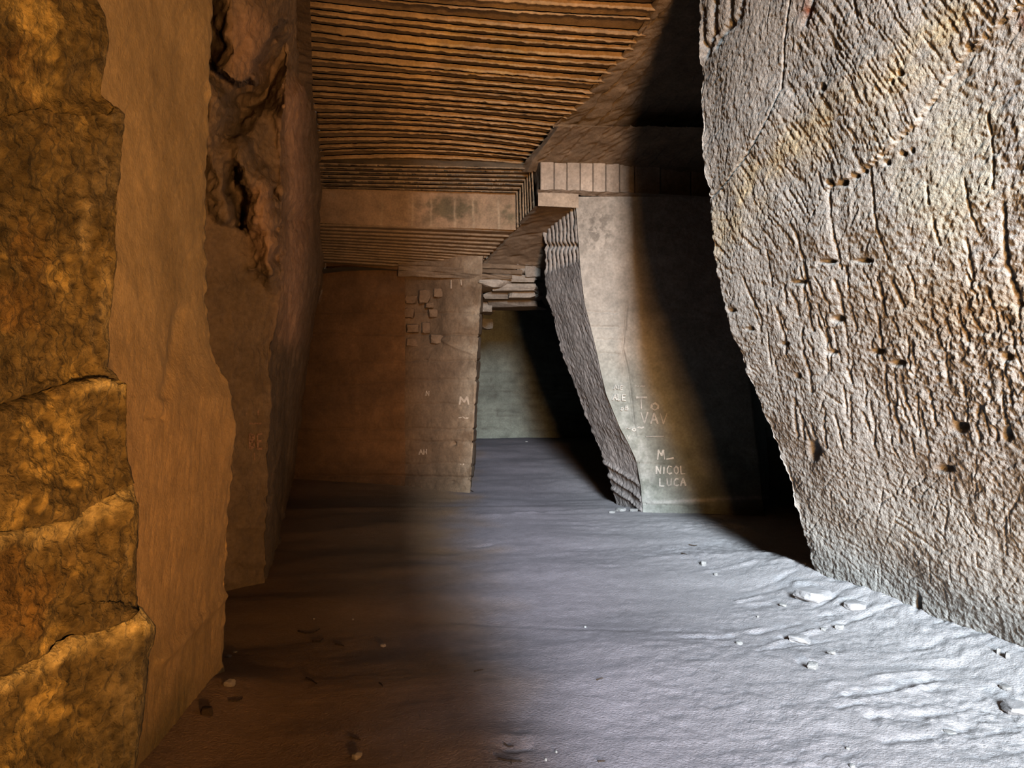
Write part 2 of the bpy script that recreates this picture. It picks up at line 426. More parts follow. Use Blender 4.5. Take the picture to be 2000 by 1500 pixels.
col = mix(col, (0.30, 0.10, 0.05), np.clip(0.7 * red * (0.6 + fbm(g, .08, 2)), 0, 1))
wall_right = grid_obj('wall_right', g2, col, M_RIGHT, label='huge pale leaning rock wall with pick marks and scratches, lit from the mouth', category='wall', kind='structure')

# ================================================================== NEAR LEFT WALL
wall_left = empty('wall_left', 'orange lit near rock wall with a blocky yellow lichened outcrop in front', 'wall', 'structure')
EL = [(-500, 412), (0, 412), (70, 416), (100, 413), (200, 405), (350, 402), (450, 397), (560, 397), (620, 403), (690, 415), (740, 438), (775, 455), (850, 459), (1000, 452),
      (1100, 444), (1200, 440), (1330, 435), (1500, 432)]
DL = 3.88
s = np.concatenate([-np.geomspace(2.6, 0.04, 16), np.linspace(-0.02, 3.0, 300)])
zr = np.linspace(-0.2, 5.0, 430)
S, Z = np.meshgrid(s, zr, indexing='ij')
py_e = 750 - (Z - CAM_H) / DL * F
Xe = (np.interp(py_e, [e[0] for e in EL], [e[1] for e in EL]) - 1000) / F * DL
ps = np.maximum(S, 0); ns = np.maximum(-S, 0)
bl = np.exp(-ps / 0.8)
Xf = -1.50 * (1 - bl) + Xe * bl + 0.08 * ps
g = np.stack([Xf - ns * 0.98, DL - ps + ns * 0.1, Z], -1)
px, py = PX(g); nrm = facing(g)
disp = 0.022 * fbm(g, 0.9, 2, 0.4, 3.0) + 0.0035 * fbm(g, 0.12, 4, 0.65, 5.0)
up = 1 - sstep(480, 760, py)
disp += 0.008 * up * (.4 + .6 * sstep(250, 380, px)) * cut(0.6 * aniso(px, py, 125, 70, 6, 11) + 0.6 * aniso(px, py, 118, 50, 3.5, 12))
disp += 0.006 * (1 - up) * cut(0.8 * aniso(px, py, 95, 70, 5, 13))
disp -= 0.022 * np.exp(-(segd(px, py, [(352, 610), (340, 690), (325, 770)]) / 12) ** 2)
disp -= 0.018 * np.exp(-(segd(px, py, [(288, 812), (318, 815)]) / 4) ** 2)
disp += 0.02 * np.exp(-(segd(px, py, [(310, 1290), (380, 1220), (440, 1165)]) / 9) ** 2)
g2 = g + nrm * disp[..., None]
g2[..., 0] += np.exp(-(S / 0.05) ** 2) * 0.014 * fbm(g, 0.13, 3, 0.65, 21.0)
col = shade((0.70, 0.465, 0.205), g, 0.18, 0.35, 4.0)
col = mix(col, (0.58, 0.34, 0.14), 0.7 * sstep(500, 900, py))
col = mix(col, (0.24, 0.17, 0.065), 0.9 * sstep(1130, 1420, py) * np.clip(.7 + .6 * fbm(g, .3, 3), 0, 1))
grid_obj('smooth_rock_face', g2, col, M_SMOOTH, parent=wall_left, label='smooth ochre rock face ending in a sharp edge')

# blocky outcrop, one block per layer
EO = [(-400, 190), (0, 190), (30, 205), (75, 212), (130, 205), (185, 197), (203, 222), (222, 243), (300, 238), (400, 228), (480, 226), (560, 222), (640, 210), (718, 207), (735, 228), (750, 250),
      (800, 248), (880, 246), (930, 255), (1000, 270), (1080, 262), (1180, 265), (1225, 300), (1258, 300), (1285, 285), (1400, 275), (1500, 262), (1900, 200)]
DO = 2.3
tcols = np.concatenate([[-0.9, -0.5, -0.25, -0.1], np.linspace(0, 1, 150), np.linspace(1.1, 3.0, 16)])
# layer lines: y as a function of t (t=0 at the outline, t=1 at the picture's left edge)
lay = [lambda t: t * 0 - 500.0,
       lambda t: 208 + 20 * np.clip(t, 0, 1) + 12 * np.sin(t * 7),
       lambda t: 490 + 14 * np.clip(t, 0, 1) - 5 * np.sin(t * 9),
       lambda t: np.interp(t, [-1, 0, 0.15, 0.45, 0.6, 1, 3], [740, 740, 728, 745, 765, 790, 800]),
       lambda t: np.interp(t, [-1, 0, 0.25, 0.5, 1, 3], [940, 945, 975, 1010, 1036, 1080]),
       lambda t: np.interp(t, [-1, 0, 0.15, 0.45, 0.55, 0.8, 1, 3], [1180, 1185, 1215, 1238, 1240, 1290, 1318, 1420]),
       lambda t: t * 0 + 1800.0]
proud = [0.0, 0.03, 0.028, 0.035, 0.05, 0.025]
joint = [0.006, 0.008, 0.005, 0.030, 0.022, 0.030]
rowsn = [90, 80, 70, 70, 70, 110]
for b in range(6):
    v = np.linspace(0, 1, rowsn[b])
    T = tcols[:, None] + 0 * v[None]
    Y = lay[b](T) * (1 - v) + lay[b + 1](T) * v
    eo = np.interp(Y, [e[0] for e in EO], [e[1] for e in EO])
    tp = np.maximum(T, 0); tn = np.maximum(-T, 0)
    PXx = eo * (1 - tp) + (-0.0) * tp - np.maximum(T - 1, 0) * 80
    D = DO - 0.36 * np.clip(tp, 0, 3) + 0.0
    g = P(PXx, Y, D)
    g[..., 0] -= tn * 0.45; g[..., 1] += tn * 0.16
    nrm = facing(g)
    edge = np.minimum(v, 1 - v)[None] * np.abs(lay[b + 1](T) - lay[b](T))
    rnd = np.exp(-edge / 7.0)
    topl = sstep(46, 14, v[None] * np.abs(lay[b + 1](T) - lay[b](T)) + 16 * fbm(g, .15, 3, .65, 71.0))
    nz = fbm(g, 0.30, 4, 0.55, 3.0 + b)
    disp = proud[b] * (0.6 + 0.8 * nz) - (joint[b] * np.exp(-(v[None] * np.abs(lay[b + 1](T) - lay[b](T))) / 7.0) + (joint[b + 1] if b < 5 else 0) * 0.8 * np.exp(-((1 - v[None]) * np.abs(lay[b + 1](T) - lay[b](T))) / 7.0)) * (0.6 + 0.8 * fbm(g, .12, 3, .6, 44.0)) + 0.035 * fbm(g, 0.5, 2, 0.5, 9.0)
    disp += 0.012 * fbm(g, 0.06, 3, 0.65, 14.0) + 0.006 * fbm(g, 0.02, 2, 0.6, 15)
    rightside = np.exp(-(np.maximum(T, 0) / 0.30) ** 2)
    disp += 0.010 * rightside * cut(aniso(PXx, Y, 88, 120, 9, 20 + b))
    g2 = g + nrm * (disp * sstep(-0.95, -0.3, T) * (0.35 + 0.65 * sstep(0, 0.06, tp)))[..., None]
    g2[..., 2] -= 0.0
    col = shade((0.29, 0.195, 0.065), g, 0.30, 0.25, 6.0)
    lich = sstep(0.15, 0.75, fbm(g, 0.22, 5, 0.7, 17.0)) * sstep(0.15, 0.5, tp)
    col = mix(col, (0.85, 0.56, 0.15), 0.8 * lich)
    rust = sstep(0.15, 0.6, fbm(g, 0.35, 4, 0.6, 31.0)) * sstep(0.4, 0.9, tp)
    col = mix(col, (0.46, 0.23, 0.05), 0.5 * rust)
    gry = sstep(-0.1, 0.4, fbm(g * np.array([1, 1, .5]), 0.3, 4, 0.6, 23.0)) * rightside
    col = mix(col, (0.25, 0.19, 0.10), 0.8 * gry)
    strip = np.exp(-(((PXx - 205) / 14) ** 2 + ((Y - 600) / 85) ** 2) ** 2) + np.exp(-(((PXx - 168) / 13) ** 2 + ((Y - 440) / 60) ** 2) ** 2) + 0.8 * np.exp(-(((PXx - 238) / 10) ** 2 + ((Y - 1095) / 60) ** 2) ** 2)
    col = mix(col, (0.80, 0.58, 0.25), np.clip(0.7 * strip * (0.7 + 0.9 * nz), 0, 1))
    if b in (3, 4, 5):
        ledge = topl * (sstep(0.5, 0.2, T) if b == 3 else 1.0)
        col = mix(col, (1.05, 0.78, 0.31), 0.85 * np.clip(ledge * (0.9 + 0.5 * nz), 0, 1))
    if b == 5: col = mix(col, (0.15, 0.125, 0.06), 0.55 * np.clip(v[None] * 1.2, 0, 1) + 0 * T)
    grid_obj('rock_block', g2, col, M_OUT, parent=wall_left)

# ================================================================== INNER LEFT WALL (dark, bulging)
ys = np.concatenate([np.linspace(-160, 560, 300), np.linspace(564, 1190, 150)])
A = ([(-160, 370), (1190, 370)], [(-160, 5.2), (1190, 5.3)])
B = ([(-160, 455), (1190, 455)], [(-160, 5.3), (1190, 5.6)])
Cc = ([(-160, 560), (60, 562), (140, 560), (200, 556), (260, 545), (420, 550), (520, 547), (600, 543), (700, 528), (1145, 519), (1190, 518)], [(-160, 5.8), (1190, 5.77)])
Dm = ([(-160, 570), (60, 572), (150, 575), (210, 592), (300, 608), (380, 596), (430, 575), (520, 590), (600, 585), (700, 566), (800, 556), (1000, 548), (1060, 541), (1145, 524), (1190, 522)],
      [(-160, 6.2), (100, 6.4), (200, 7.2), (300, 8.3), (400, 7.6), (520, 7.6), (700, 8.0), (850, 8.2), (1000, 8.3), (1060, 7.3), (1145, 6.0), (1190, 5.85)])
Ee = ([(-160, 575), (60, 578), (150, 584), (200, 612), (260, 626), (320, 632), (500, 637), (560, 628), (620, 614), (700, 603), (850, 583), (935, 572), (980, 563), (1050, 548), (1145, 530), (1190, 526)],
      [(-160, 6.6), (100, 7.0), (200, 8.6), (320, 10.4), (500, 11.6), (900, 11.9), (935, 12.0), (980, 9.8), (1050, 7.6), (1145, 6.1), (1190, 5.9)])
g = loft([A, B, Cc, Dm, Ee], ys, [40, 90, 60, 50])
px, py = PX(g)
dep = np.zeros(px.shape)
q = np.stack([px / 100, py / 100, 0 * px], -1)
wx = px + 18 * fbm(q, 0.6, 3, 0.5, 3.0); wy = py + 18 * fbm(q, 0.6, 3, 0.5, 6.0)
# hanging boss at the top: pointed below, sharp underside
tip = np.interp(wx, [380, 420, 480, 500, 540, 575], [115, 125, 158, 120, 60, 20])
boss = sstep(14, -10, wy - tip) * sstep(590, 545, wx)
dep -= boss * (0.55 + 0.2 * np.cos((wx - 480) / 60.0)) * sstep(400, 470, wx + 25)
boss2 = np.exp(-(segd(wx, wy, [(405, 170), (425, 235)]) / 38) ** 2)
dep -= 0.32 * boss2
cav = np.exp(-(segd(wx, wy, [(432, 262), (480, 215), (530, 150), (556, 105)]) / 26) ** 2)
dep += 0.45 * cav
rib = np.exp(-(segd(wx, wy, [(428, 262), (470, 300), (510, 370), (528, 450), (530, 520)]) / 32) ** 2)
dep -= 0.30 * rib
rib2 = np.exp(-(segd(wx, wy, [(412, 270), (425, 360), (440, 420)]) / 17) ** 2)
dep -= 0.16 * rib2
hol = np.exp(-(segd(wx, wy, [(455, 330), (466, 380), (474, 430)]) / 12) ** 2)
dep += 0.45 * hol
sh = np.exp(-(segd(wx, wy, [(575, 190), (570, 300), (575, 380)]) / 26) ** 2)
dep -= 0.35 * sh
sh2 = np.exp(-(segd(wx, wy, [(535, 380), (552, 430), (550, 520)]) / 9) ** 2)
dep += 0.15 * sh2
dep *= sstep(-170, -100, py)
v = g - np.array([0, 0, CAM_H]); g = np.array([0, 0, CAM_H]) + v * (1 + dep / v[..., 1])[..., None]
nrm = facing(g)
disp = 0.022 * fbm(g, 0.35, 4, 0.55, 2.0) + 0.007 * fbm(g, 0.07, 3, 0.6, 4.0)
low = sstep(470, 560, py) * sstep(560, 500, px)
disp += 0.018 * low * aniso(px, py, 2, 120, 16, 40)
disp += 0.010 * sstep(545, 570, px) * cut(aniso(px, py, 92, 120, 7, 42))
disp += 0.010 * sstep(520, 400, py) * cut(aniso(px, py, 112, 50, 7, 44))
disp -= 0.03 * np.exp(-(segd(px, py, [(552, 440), (545, 700), (540, 1000)]) / 2.5) ** 2)
g2 = g + nrm * disp[..., None]
col = shade((0.34, 0.235, 0.15), g, 0.22, 0.5, 5.0)
pink = np.exp(-(segd(px, py, [(575, 180), (575, 300), (585, 420), (572, 560), (566, 650)]) / 26) ** 2) + 0.7 * np.exp(-(segd(px, py, [(490, 60), (490, 120)]) / 45) ** 2) + 0.8 * np.exp(-(segd(px, py, [(505, 380), (520, 500)]) / 24) ** 2)
col = mix(col, (0.72, 0.43, 0.27), np.clip(0.85 * pink, 0, 1))  # pinkish rock, brightened in the colour where warm light grazes it
col = col * (1 + 0.6 * sstep(545, 575, px))[..., None]  # light on the receding wall raised in its colour
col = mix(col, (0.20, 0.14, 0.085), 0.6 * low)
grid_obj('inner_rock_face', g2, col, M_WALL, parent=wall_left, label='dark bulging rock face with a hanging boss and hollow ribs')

# ================================================================== CEILING
ceiling = empty('ceiling', 'sawn rock ceiling cut into rows of ridges stepping down to the back', 'ceiling', 'structure')
def Hc(py):            # depth on the plane of the ridge lips
    return 4.32 / ((750 - py) / F + 0.15)
rid = [(-60, -48, -30, 1300, -12), (-38, -22, -6, 1290, 8), (-16, 4, 20, 1272, 34) , (3, 23, 43, 1264, 61), (19, 38, 61, 1248, 77), (32, 51, 76, 1237, 89), (46, 68, 90, 1227, 102), (63, 86, 107, 1212, 120),
       (82, 101, 121, 1196, 136), (99, 117, 136, 1181, 150), (115, 132, 148, 1170, 162), (130, 144, 162, 1161, 176), (143, 158, 173, 1152, 186), (155, 169, 185, 1141, 200), (167, 181, 197, 1127, 209),
       (179, 193, 208, 1116, 218), (191, 204, 218, 1107, 228), (203, 215, 228, 1094, 241), (220, 227, 238, 1086, 252), (231, 238, 248, 1077, 263), (243, 248, 258, 1068, 272), (256, 259, 270, 1057, 285),
       (270, 271, 282, 1049, 294), (284, 282, 291, 1042, 302), (295, 292, 300, 1035, 310), (307, 302, 309, 1028, 317), (318, 313, 318, 1022, 325)]
NX = 170
def rline(r, xl):
    t = np.linspace(0, 1, NX)
    x = xl + (r[3] - xl) * t
    c = np.polyfit([607, 800, 1000, r[3]], [r[0], r[1], r[2], r[4]], 2)
    return x, np.polyval(c, x)
tops, lips = [], []
for i, r in enumerate(rid):
    xl = 596 if r[0] < 185 else (586 if r[0] < 212 else 622)
    x, y = rline(r, xl)
    tops.append((x, y))
for i in range(len(rid) - 1):
    x, y = tops[i]
    y2 = np.interp(x, *tops[i + 1], left=None)
    sp = rid[i + 1][1] - rid[i][1]
    hgt = 0.52 + 0.16 * math.sin(i * 2.3) + (0.1 if 3 <= i <= 9 else 0) - (0.15 if i < 3 else 0)
    yl = y + sp * hgt
    d = Hc(yl)
    lips.append((x, yl, d))
def rough_line(p, amp, seed, sc=0.10):
    n = fbm(p, sc, 4, 0.6, seed)
    return n * amp
def topline(i):
    x, y = tops[i]; d = lips[min(i, len(lips) - 1)][2]
    if i >= len(lips): d = Hc(y + 5)
    p = P(x, y, d)
    p[:, 2] += rough_line(p, 0.004, 50 + i)
    return p
KU = 7
for i in range(len(rid) - 1):
    a = topline(i); x, yl, d = lips[i]
    l = P(x, yl, d)
    l[:, 2] += rough_line(l, 0.008, 10 + i); l[:, 1] += rough_line(l, 0.010, 30 + i)
    nx = topline(i + 1)
    # the next riser may start further in or out: extend the soffit along its own x range
    prof = [a, a * 0.5 + l * 0.5 + np.array([0, -0.006, 0]), a * 0.15 + l * 0.85 + np.array([0, -0.010, 0]), l, l * 0.85 + nx * 0.15 + np.array([0, 0.004, 0.022]), l * 0.5 + nx * 0.5 + np.array([0, 0.006, 0.026]), nx + np.array([0, 0.012, 0.016])]
    gg = np.stack(prof, 0)
    pxx, pyy = PX(gg)
    hatch = aniso(pxx, pyy, 140, 26, 4, i * 1.7)
    gg[1:-1, :, 1] += 0.010 * hatch[1:-1]
    gg[1:-1, :, 2] += 0.004 * fbm(gg[1:-1], 0.05, 2, 0.6, 70)
    # end cap on the right, turned back into the rock
    cap = gg[:, -1:, :].copy(); cap[..., 1] += 0.09; cap[..., 2] += 0.02
    capl = gg[:, :1, :].copy(); capl[..., 1] += 0.05; capl[..., 2] += 0.02; capl[..., 0] -= 0.03
    gg = np.concatenate([capl, gg, cap], 1)
    col = shade((0.50, 0.33, 0.18), gg, 0.22, 0.35, 7.0)
    pxx, pyy = PX(gg)
    yelw = np.exp(-(((pxx - 920) / 190) ** 2 + ((pyy - 90) / 90) ** 2)) * np.clip(.6 + fbm(gg, .2, 3, .6, 3), 0, 1)
    col = mix(col, (0.56, 0.37, 0.12), 0.6 * yelw)
    col = mix(col, (0.24, 0.17, 0.105), 0.5 * np.clip(fbm(gg, 0.5, 3, 0.6, 77), 0, 1))
    grid_obj('ridge', gg, col, M_CEIL, parent=ceiling)

def tooled(name, g, base, mat, parent, deg, amp=0.014, along=70, across=6, seed=1, extra=None, lab=None, amt=.2):
    nrm = facing(g); px, py = PX(g)
    disp = amp * cut(0.8 * aniso(px, py, deg, along, across, seed) + 0.5 * aniso(px, py, deg + 7, along * .6, across * .6, seed + 3)) + 0.012 * fbm(g, 0.3, 4, 0.55, seed)
    if extra is not None: disp = disp + extra(px, py, g)
    return grid_obj(name, g + nrm * disp[..., None], shade(base, g, amt, 0.4, seed), mat, parent=parent, label=lab)

# roof nearer than the frame, carried back over the camera
xa, ya = np.meshgrid(np.linspace(-3.2, 4.6, 70), np.linspace(-1.0, 6.05, 70), indexing='ij')
ga = np.stack([xa, ya, 4.98 + 0.05 * noise3(xa, ya, 1.5)], -1)
grid_obj('near_soffit', ga, shade((0.40, 0.28, 0.17), ga), M_CEIL, parent=ceiling)

# coving with pick marks along the left ends of the ridges
ysl = np.linspace(-70, 215, 110)
gl = loft([([(-70, 552), (150, 560), (215, 585)], [(-70, 6.1), (215, 7.9)]), ([(-70, 566), (60, 570), (150, 582), (215, 600)], [(-70, 6.0), (215, 8.0)]),
           ([(-70, 604), (215, 612)], [(-70, 5.82), (0, 6.35), (100, 7.15), (215, 8.35)])], ysl, [20, 60])
tooled('coving', gl, (0.30, 0.20, 0.125), M_CEIL, ceiling, 18, 0.02, 40, 5, 3)

# flat cut soffit right of the ridges: rows of short pick strokes, two levels
def rows(px, py, g):
    t = ((px - 1267) * 0.735 + (py - 48) * 0.678 + 5 * noise3(px / 18, py / 18, 3.3)) / 27.0
    f = t - np.floor(t)
    k_ = 0.6 + 0.6 * noise3(px / 9, py / 9, 8.8)
    return 0.020 * (f ** 1.5) - 0.024 * k_ * np.exp(-(f / 0.09) ** 2)
ysr = np.linspace(-90, 247, 150)
DG = [(-90, 1330), (0, 1284), (48, 1264), (102, 1226), (150, 1180), (200, 1140), (241, 1091), (247, 1086)]
def off(pairs, dx): return [(a, b + dx) for a, b in pairs]
dz = [(y, float(Hc(y + 8)) * 0.992) for y in np.linspace(-90, 250, 20)]
gr = loft([(off(DG, -8), [(y, d + .05) for y, d in dz]), (off(DG, 4), dz), ([(-90, 1560), (247, 1400)], [(y, d * 0.985) for y, d in dz])], ysr, [8, 130])
tooled('pick_dressed_soffit', gr, (0.33, 0.245, 0.17), M_CEIL, ceiling, 158, 0.018, 50, 3.6, 5, rows)
# the front of the step and the lower soffit beyond it
dS = float(Hc(249))
gs = quad((1080, 243, dS * 0.985), (1400, 254, dS * 0.97), (1400, 260, dS * 0.975), (1080, 250, dS * 0.99), 120, 8)
tooled('soffit_step', gs, (0.42, 0.31, 0.21), M_CEIL, ceiling, 90, 0.01, 20, 6, 8)
ysr2 = np.linspace(247, 336, 70)
gr2 = loft([([(247, 1082), (286, 1052), (317, 1024), (336, 1016)], [(247, 8.75), (336, 9.75)]), ([(247, 1092), (286, 1062), (317, 1040), (336, 1030)], [(247, 8.55), (336, 9.55)]),
            ([(247, 1400), (336, 1380)], [(247, 8.3), (336, 9.2)])], ysr2, [8, 130])
tooled('lower_soffit', gr2, (0.33, 0.24, 0.165), M_CEIL, ceiling, 152, 0.014, 46, 3.6, 15, lambda px, py, g: 0.5 * rows(px, py, g))

# stepped frames round the hanging band (each an L: top ledge and right-hand upright)
fr = [((1040, 328), 318, (1045, 411)), ((1035, 333), 325, (1039, 414)), ((1031, 341), 333, (1033, 419)), ((1026, 349), 341, (1029, 424)), ((1022, 357), 349, (1024, 430)), ((1017, 365), 357, (1019, 436)), ((1011, 373), 364, (1013, 441)), ((1006, 379), 369, (1006, 446))]
def fdep(i): return 9.60 + 0.085 * i
def frame_path(i, dd):
    (cx, cy), yl, (bx, by) = fr[i]
    n1, n2 = 90, 24
    h = np.stack([np.linspace(616, cx, n1), np.linspace(yl, cy, n1)], -1)
    w = np.stack([np.linspace(cx, bx, n2), np.linspace(cy, by + 2, n2)], -1)[1:]
    q = np.concatenate([h, w])
    p = P(q[:, 0], q[:, 1], dd)
    return p
for i in range(7):
    o_ = frame_path(i, fdep(i)); inn = frame_path(i + 1, fdep(i))
    far = frame_path(i + 1, fdep(i + 1))
    mid = o_ * .4 + inn * .6
    # undercut: the return slopes outward as it goes in
    c0 = P(800, 460, fdep(i))
    under = far * 0.5 + inn * 0.5
    k = 0.004
    inn = o_ * .42 + inn * .58
    gg = np.stack([o_, mid, inn * 1.0, inn * .6 + far * .4 + (o_ - inn) * 0.75, far + (o_ - inn) * 0.35], 0)
    gg[1:4, :, 2] += 0.004 * fbm(gg[1:4], 0.09, 3, 0.6, 90 + i)
    gg[1:4, :, 1] += 0.006 * fbm(gg[1:4], 0.07, 3, 0.6, 95 + i)
    col = shade((0.36, 0.26, 0.17), gg, 0.2, 0.3, 9.0)
    grid_obj('stepped_frame', gg, col, M_CEIL, parent=ceiling)
# the rough drop between the last ridge and the first frame
a_ = topline(len(rid) - 1); a_ = a_ + np.array([0, 0, .03])
x_ = np.linspace(616, 1040, NX); b_ = P(x_, np.interp(x_, [616, 1040], [318, 328]), fdep(0))
tt_ = np.linspace(0, 1, 8)[:, None, None]
tooled('rough_drop', a_[None] * (1 - tt_) + b_[None] * tt_ + np.sin(tt_ * math.pi) * np.array([0, .05, .03]), (0.34, 0.24, 0.15), M_CEIL, ceiling, 4, .02, 60, 5, 47)
# the flat band inside the frames
gb = quad((616, 368, fdep(7)), (1008, 378, fdep(7)), (1008, 449, fdep(7)), (616, 436, fdep(7)), 220, 60)
px, py = PX(gb); nrm = facing(gb)
disp = 0.012 * fbm(gb, 0.3, 4, 0.6, 3) + 0.006 * aniso(px, py, 90, 60, 9, 8)
col = shade((0.40, 0.27, 0.175), gb, 0.15, 0.4, 3.0)
stain = np.exp(-(((px - 880) / 70) ** 2 + ((py - 408) / 26) ** 2)) + 0.8 * np.exp(-(((px - 990) / 16) ** 2 + ((py - 420) / 28) ** 2))
col = mix(col, (0.13, 0.11, 0.065), np.clip(stain * (0.7 + 1.0 * fbm(gb, .16, 4, .65, 5)), 0, 0.85))
joints = 0
for jx in (745, 806, 842, 888, 925, 974): joints = joints + np.exp(-((px - jx - 2 * noise3(py / 20, jx, .5)) / 2.0) ** 2)
col = mix(col, (0.50, 0.38, 0.26), np.clip(0.6 * joints * sstep(372, 400, py), 0, 1))
grid_obj('hanging_band', gb + nrm * disp[..., None], col, M_CEIL, parent=ceiling, label='flat dark stained rock band under the ridges')
# dark side of the block right of the frames
gsd = quad((1040, 316, 9.75), (1056, 318, 9.25), (1053, 404, 9.2), (1046, 414, 9.72), 24, 60)
tooled('block_side', gsd, (0.25, 0.185, 0.13), M_CEIL, ceiling, 95, 0.03, 30, 7, 23)

# fine ridges of the low rear soffit
low_l = [437, 444, 451, 458, 464, 470, 475, 481, 486, 491, 496, 501, 507, 513]
low_r = [(1004, 448), (994, 459), (984, 466), (977, 474), (970, 482), (964, 489), (957, 495), (952, 501), (946, 506), (941, 511), (937, 516), (934, 521), (932, 527), (930, 533)]
def LD(py): return 10.15 + (py - 440) / 95.0 * 1.45
lt = []
for yl, (xr, yr) in zip(low_l, low_r):
    x = np.linspace(620, xr, 110); y = yl + (yr - yl) * ((x - 620) / (xr - 620)) ** 1.1
    lt.append((x, y))
for i in range(len(lt) - 1):
    x, y = lt[i]; sp = low_l[i + 1] - low_l[i]
    d = LD(y); a = P(x, y, d); l = P(x, y + sp * 0.5, d); l[:, 2] += rough_line(l, 0.006, 60 + i); l[:, 1] += rough_line(l, .012, 66 + i)
    x2, y2 = lt[i + 1]; nx = P(x2, y2, LD(y2))
    gg = np.stack([a, l, l * .5 + nx * .5 + np.array([0, 0, .006]), nx + np.array([0, .01, 0])], 0)
    cap = gg[:, -1:, :].copy(); cap[..., 1] += .08; cap[..., 2] += .03
    gg = np.concatenate([gg, cap], 1)
    grid_obj('fine_ridge', gg, shade((0.32, 0.22, 0.14), gg, 0.2, 0.4, 8.0), M_CEIL, parent=ceiling)
# dressed soffit between the fine ridges and the pillar
ysq = np.linspace(402, 548, 90)
gq = loft([([(402, 1046), (446, 1002), (520, 936), (548, 920)], [(402, 9.35), (446, 10.3), (520, 11.45), (548, 11.8)]),
           ([(402, 1056), (446, 1012), (520, 946), (548, 930)], [(402, 9.2), (446, 10.15), (520, 11.3), (548, 11.7)]),
           ([(402, 1128), (446, 1090), (480, 1078), (548, 1074)], [(402, 9.12), (446, 9.85), (548, 11.2)]), ([(402, 1300), (548, 1260)], [(402, 9.25), (548, 11.2)])], ysq, [8, 90, 16])
tooled('rear_soffit', gq, (0.28, 0.195, 0.13), M_CEIL, ceiling, 168, 0.022, 60, 5, 25)
# thin drop at the back right: three dark courses over the doorway wall
for k, (ya_, yb_) in enumerate([(510, 520), (520, 530), (530, 541)]):
    gg = quad((778, ya_ - 2, 11.25 - .05 * k), (1040 - 20 * k, ya_ + 8, 10.9 - .05 * k), (1040 - 20 * k, yb_ + 6, 10.95 - .05 * k), (778, yb_ - 2, 11.3 - .05 * k), 90, 8)
    tooled('rear_course', gg, (0.24, 0.17, 0.115), M_CEIL, ceiling, 3, 0.03, 60, 6, 35 + k)

# ================================================================== BACK WALL
wall_back = empty('wall_back', 'brown back wall with bedding lines, standing left of the dark doorway', 'wall', 'structure')
def bedding(px, py):
    f = 0
    for y0, sl, w, dp in [(610, .01, 2, .02), (652, .02, 2, .025), (706, -.01, 2, .02), (745, -.03, 3, .02), (790, .0, 2, .015), (838, .0, 2, .02), (862, .01, 2, .02), (905, .01, 2, .015), (930, .02, 3, .03)]:
        f = f - dp * np.exp(-((py - y0 - sl * (px - 750) - 3 * noise3(px / 45, y0, .5)) / w) ** 2)
    return f
ysb = np.linspace(500, 985, 260)
gB = loft([([(500, 590), (700, 575), (985, 545)], [(500, 11.9), (985, 12.0)]), ([(500, 791), (985, 791)], [(500, 11.35), (985, 11.35)])], ysb, [170])
px, py = PX(gB); nrm = facing(gB)
disp = 0.025 * fbm(gB, 0.8, 4, 0.5, 3) + 0.006 * fbm(gB, .1, 3, .6, 4) + bedding(px, py)
col = shade((0.20, 0.11, 0.055), gB, 0.25, 0.6, 2)
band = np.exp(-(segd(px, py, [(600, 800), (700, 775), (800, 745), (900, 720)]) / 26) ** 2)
col = mix(col, (0.14, 0.08, 0.045), 0.7 * band)  # soft sloping shadow painted into the wall colour
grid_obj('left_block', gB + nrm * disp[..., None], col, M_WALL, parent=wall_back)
ER = [(500, 942), (560, 941), (600, 938), (700, 932), (800, 926), (950, 919), (985, 917)]
gB2 = loft([([(500, 786), (985, 786)], [(500, 11.45), (985, 11.45)]), ([(500, 792), (985, 792)], [(500, 11.42), (985, 11.4)]), (ER, [(500, 10.9), (985, 10.8)]), (off(ER, 7), [(500, 12.9), (985, 12.9)])], ysb, [6, 150, 24])
px, py = PX(gB2); nrm = facing(gB2)
disp = 0.022 * fbm(gB2, 0.7, 4, 0.5, 6) + 0.006 * fbm(gB2, .1, 3, .6, 4) + bedding(px, py)
brk = np.exp(-(((px - 825) / 38) ** 4 + ((py - 620) / 62) ** 4))
disp -= 0.10 * brk
disp -= 0.08 * np.exp(-(((px - 886) / 4) ** 2 + ((py - 867) / 3.5) ** 2)) + 0.04 * np.exp(-(((px - 883) / 6) ** 2 + ((py - 941) / 3) ** 2))
disp += 0.025 * np.exp(-(segd(px, py, [(862, 664), (895, 680), (922, 690)]) / 3) ** 2)
col = shade((0.20, 0.128, 0.076), gB2, 0.2, 0.5, 4)
col = mix(col, (0.46, 0.36, 0.26), 0.6 * sstep(870, 930, px) * np.clip(.5 + fbm(gB2, .4, 4, .6, 6), 0, 1))  # greyish daylight beside the doorway painted into the colour
col = mix(col, (0.14, 0.085, 0.05), 0.55 * np.exp(-(segd(px, py, [(700, 775), (800, 745), (900, 715)]) / 22) ** 2))  # same soft shadow carried on in this colour
grid_obj('doorway_jamb', gB2 + nrm * disp[..., None], col, M_WALL, parent=wall_back)

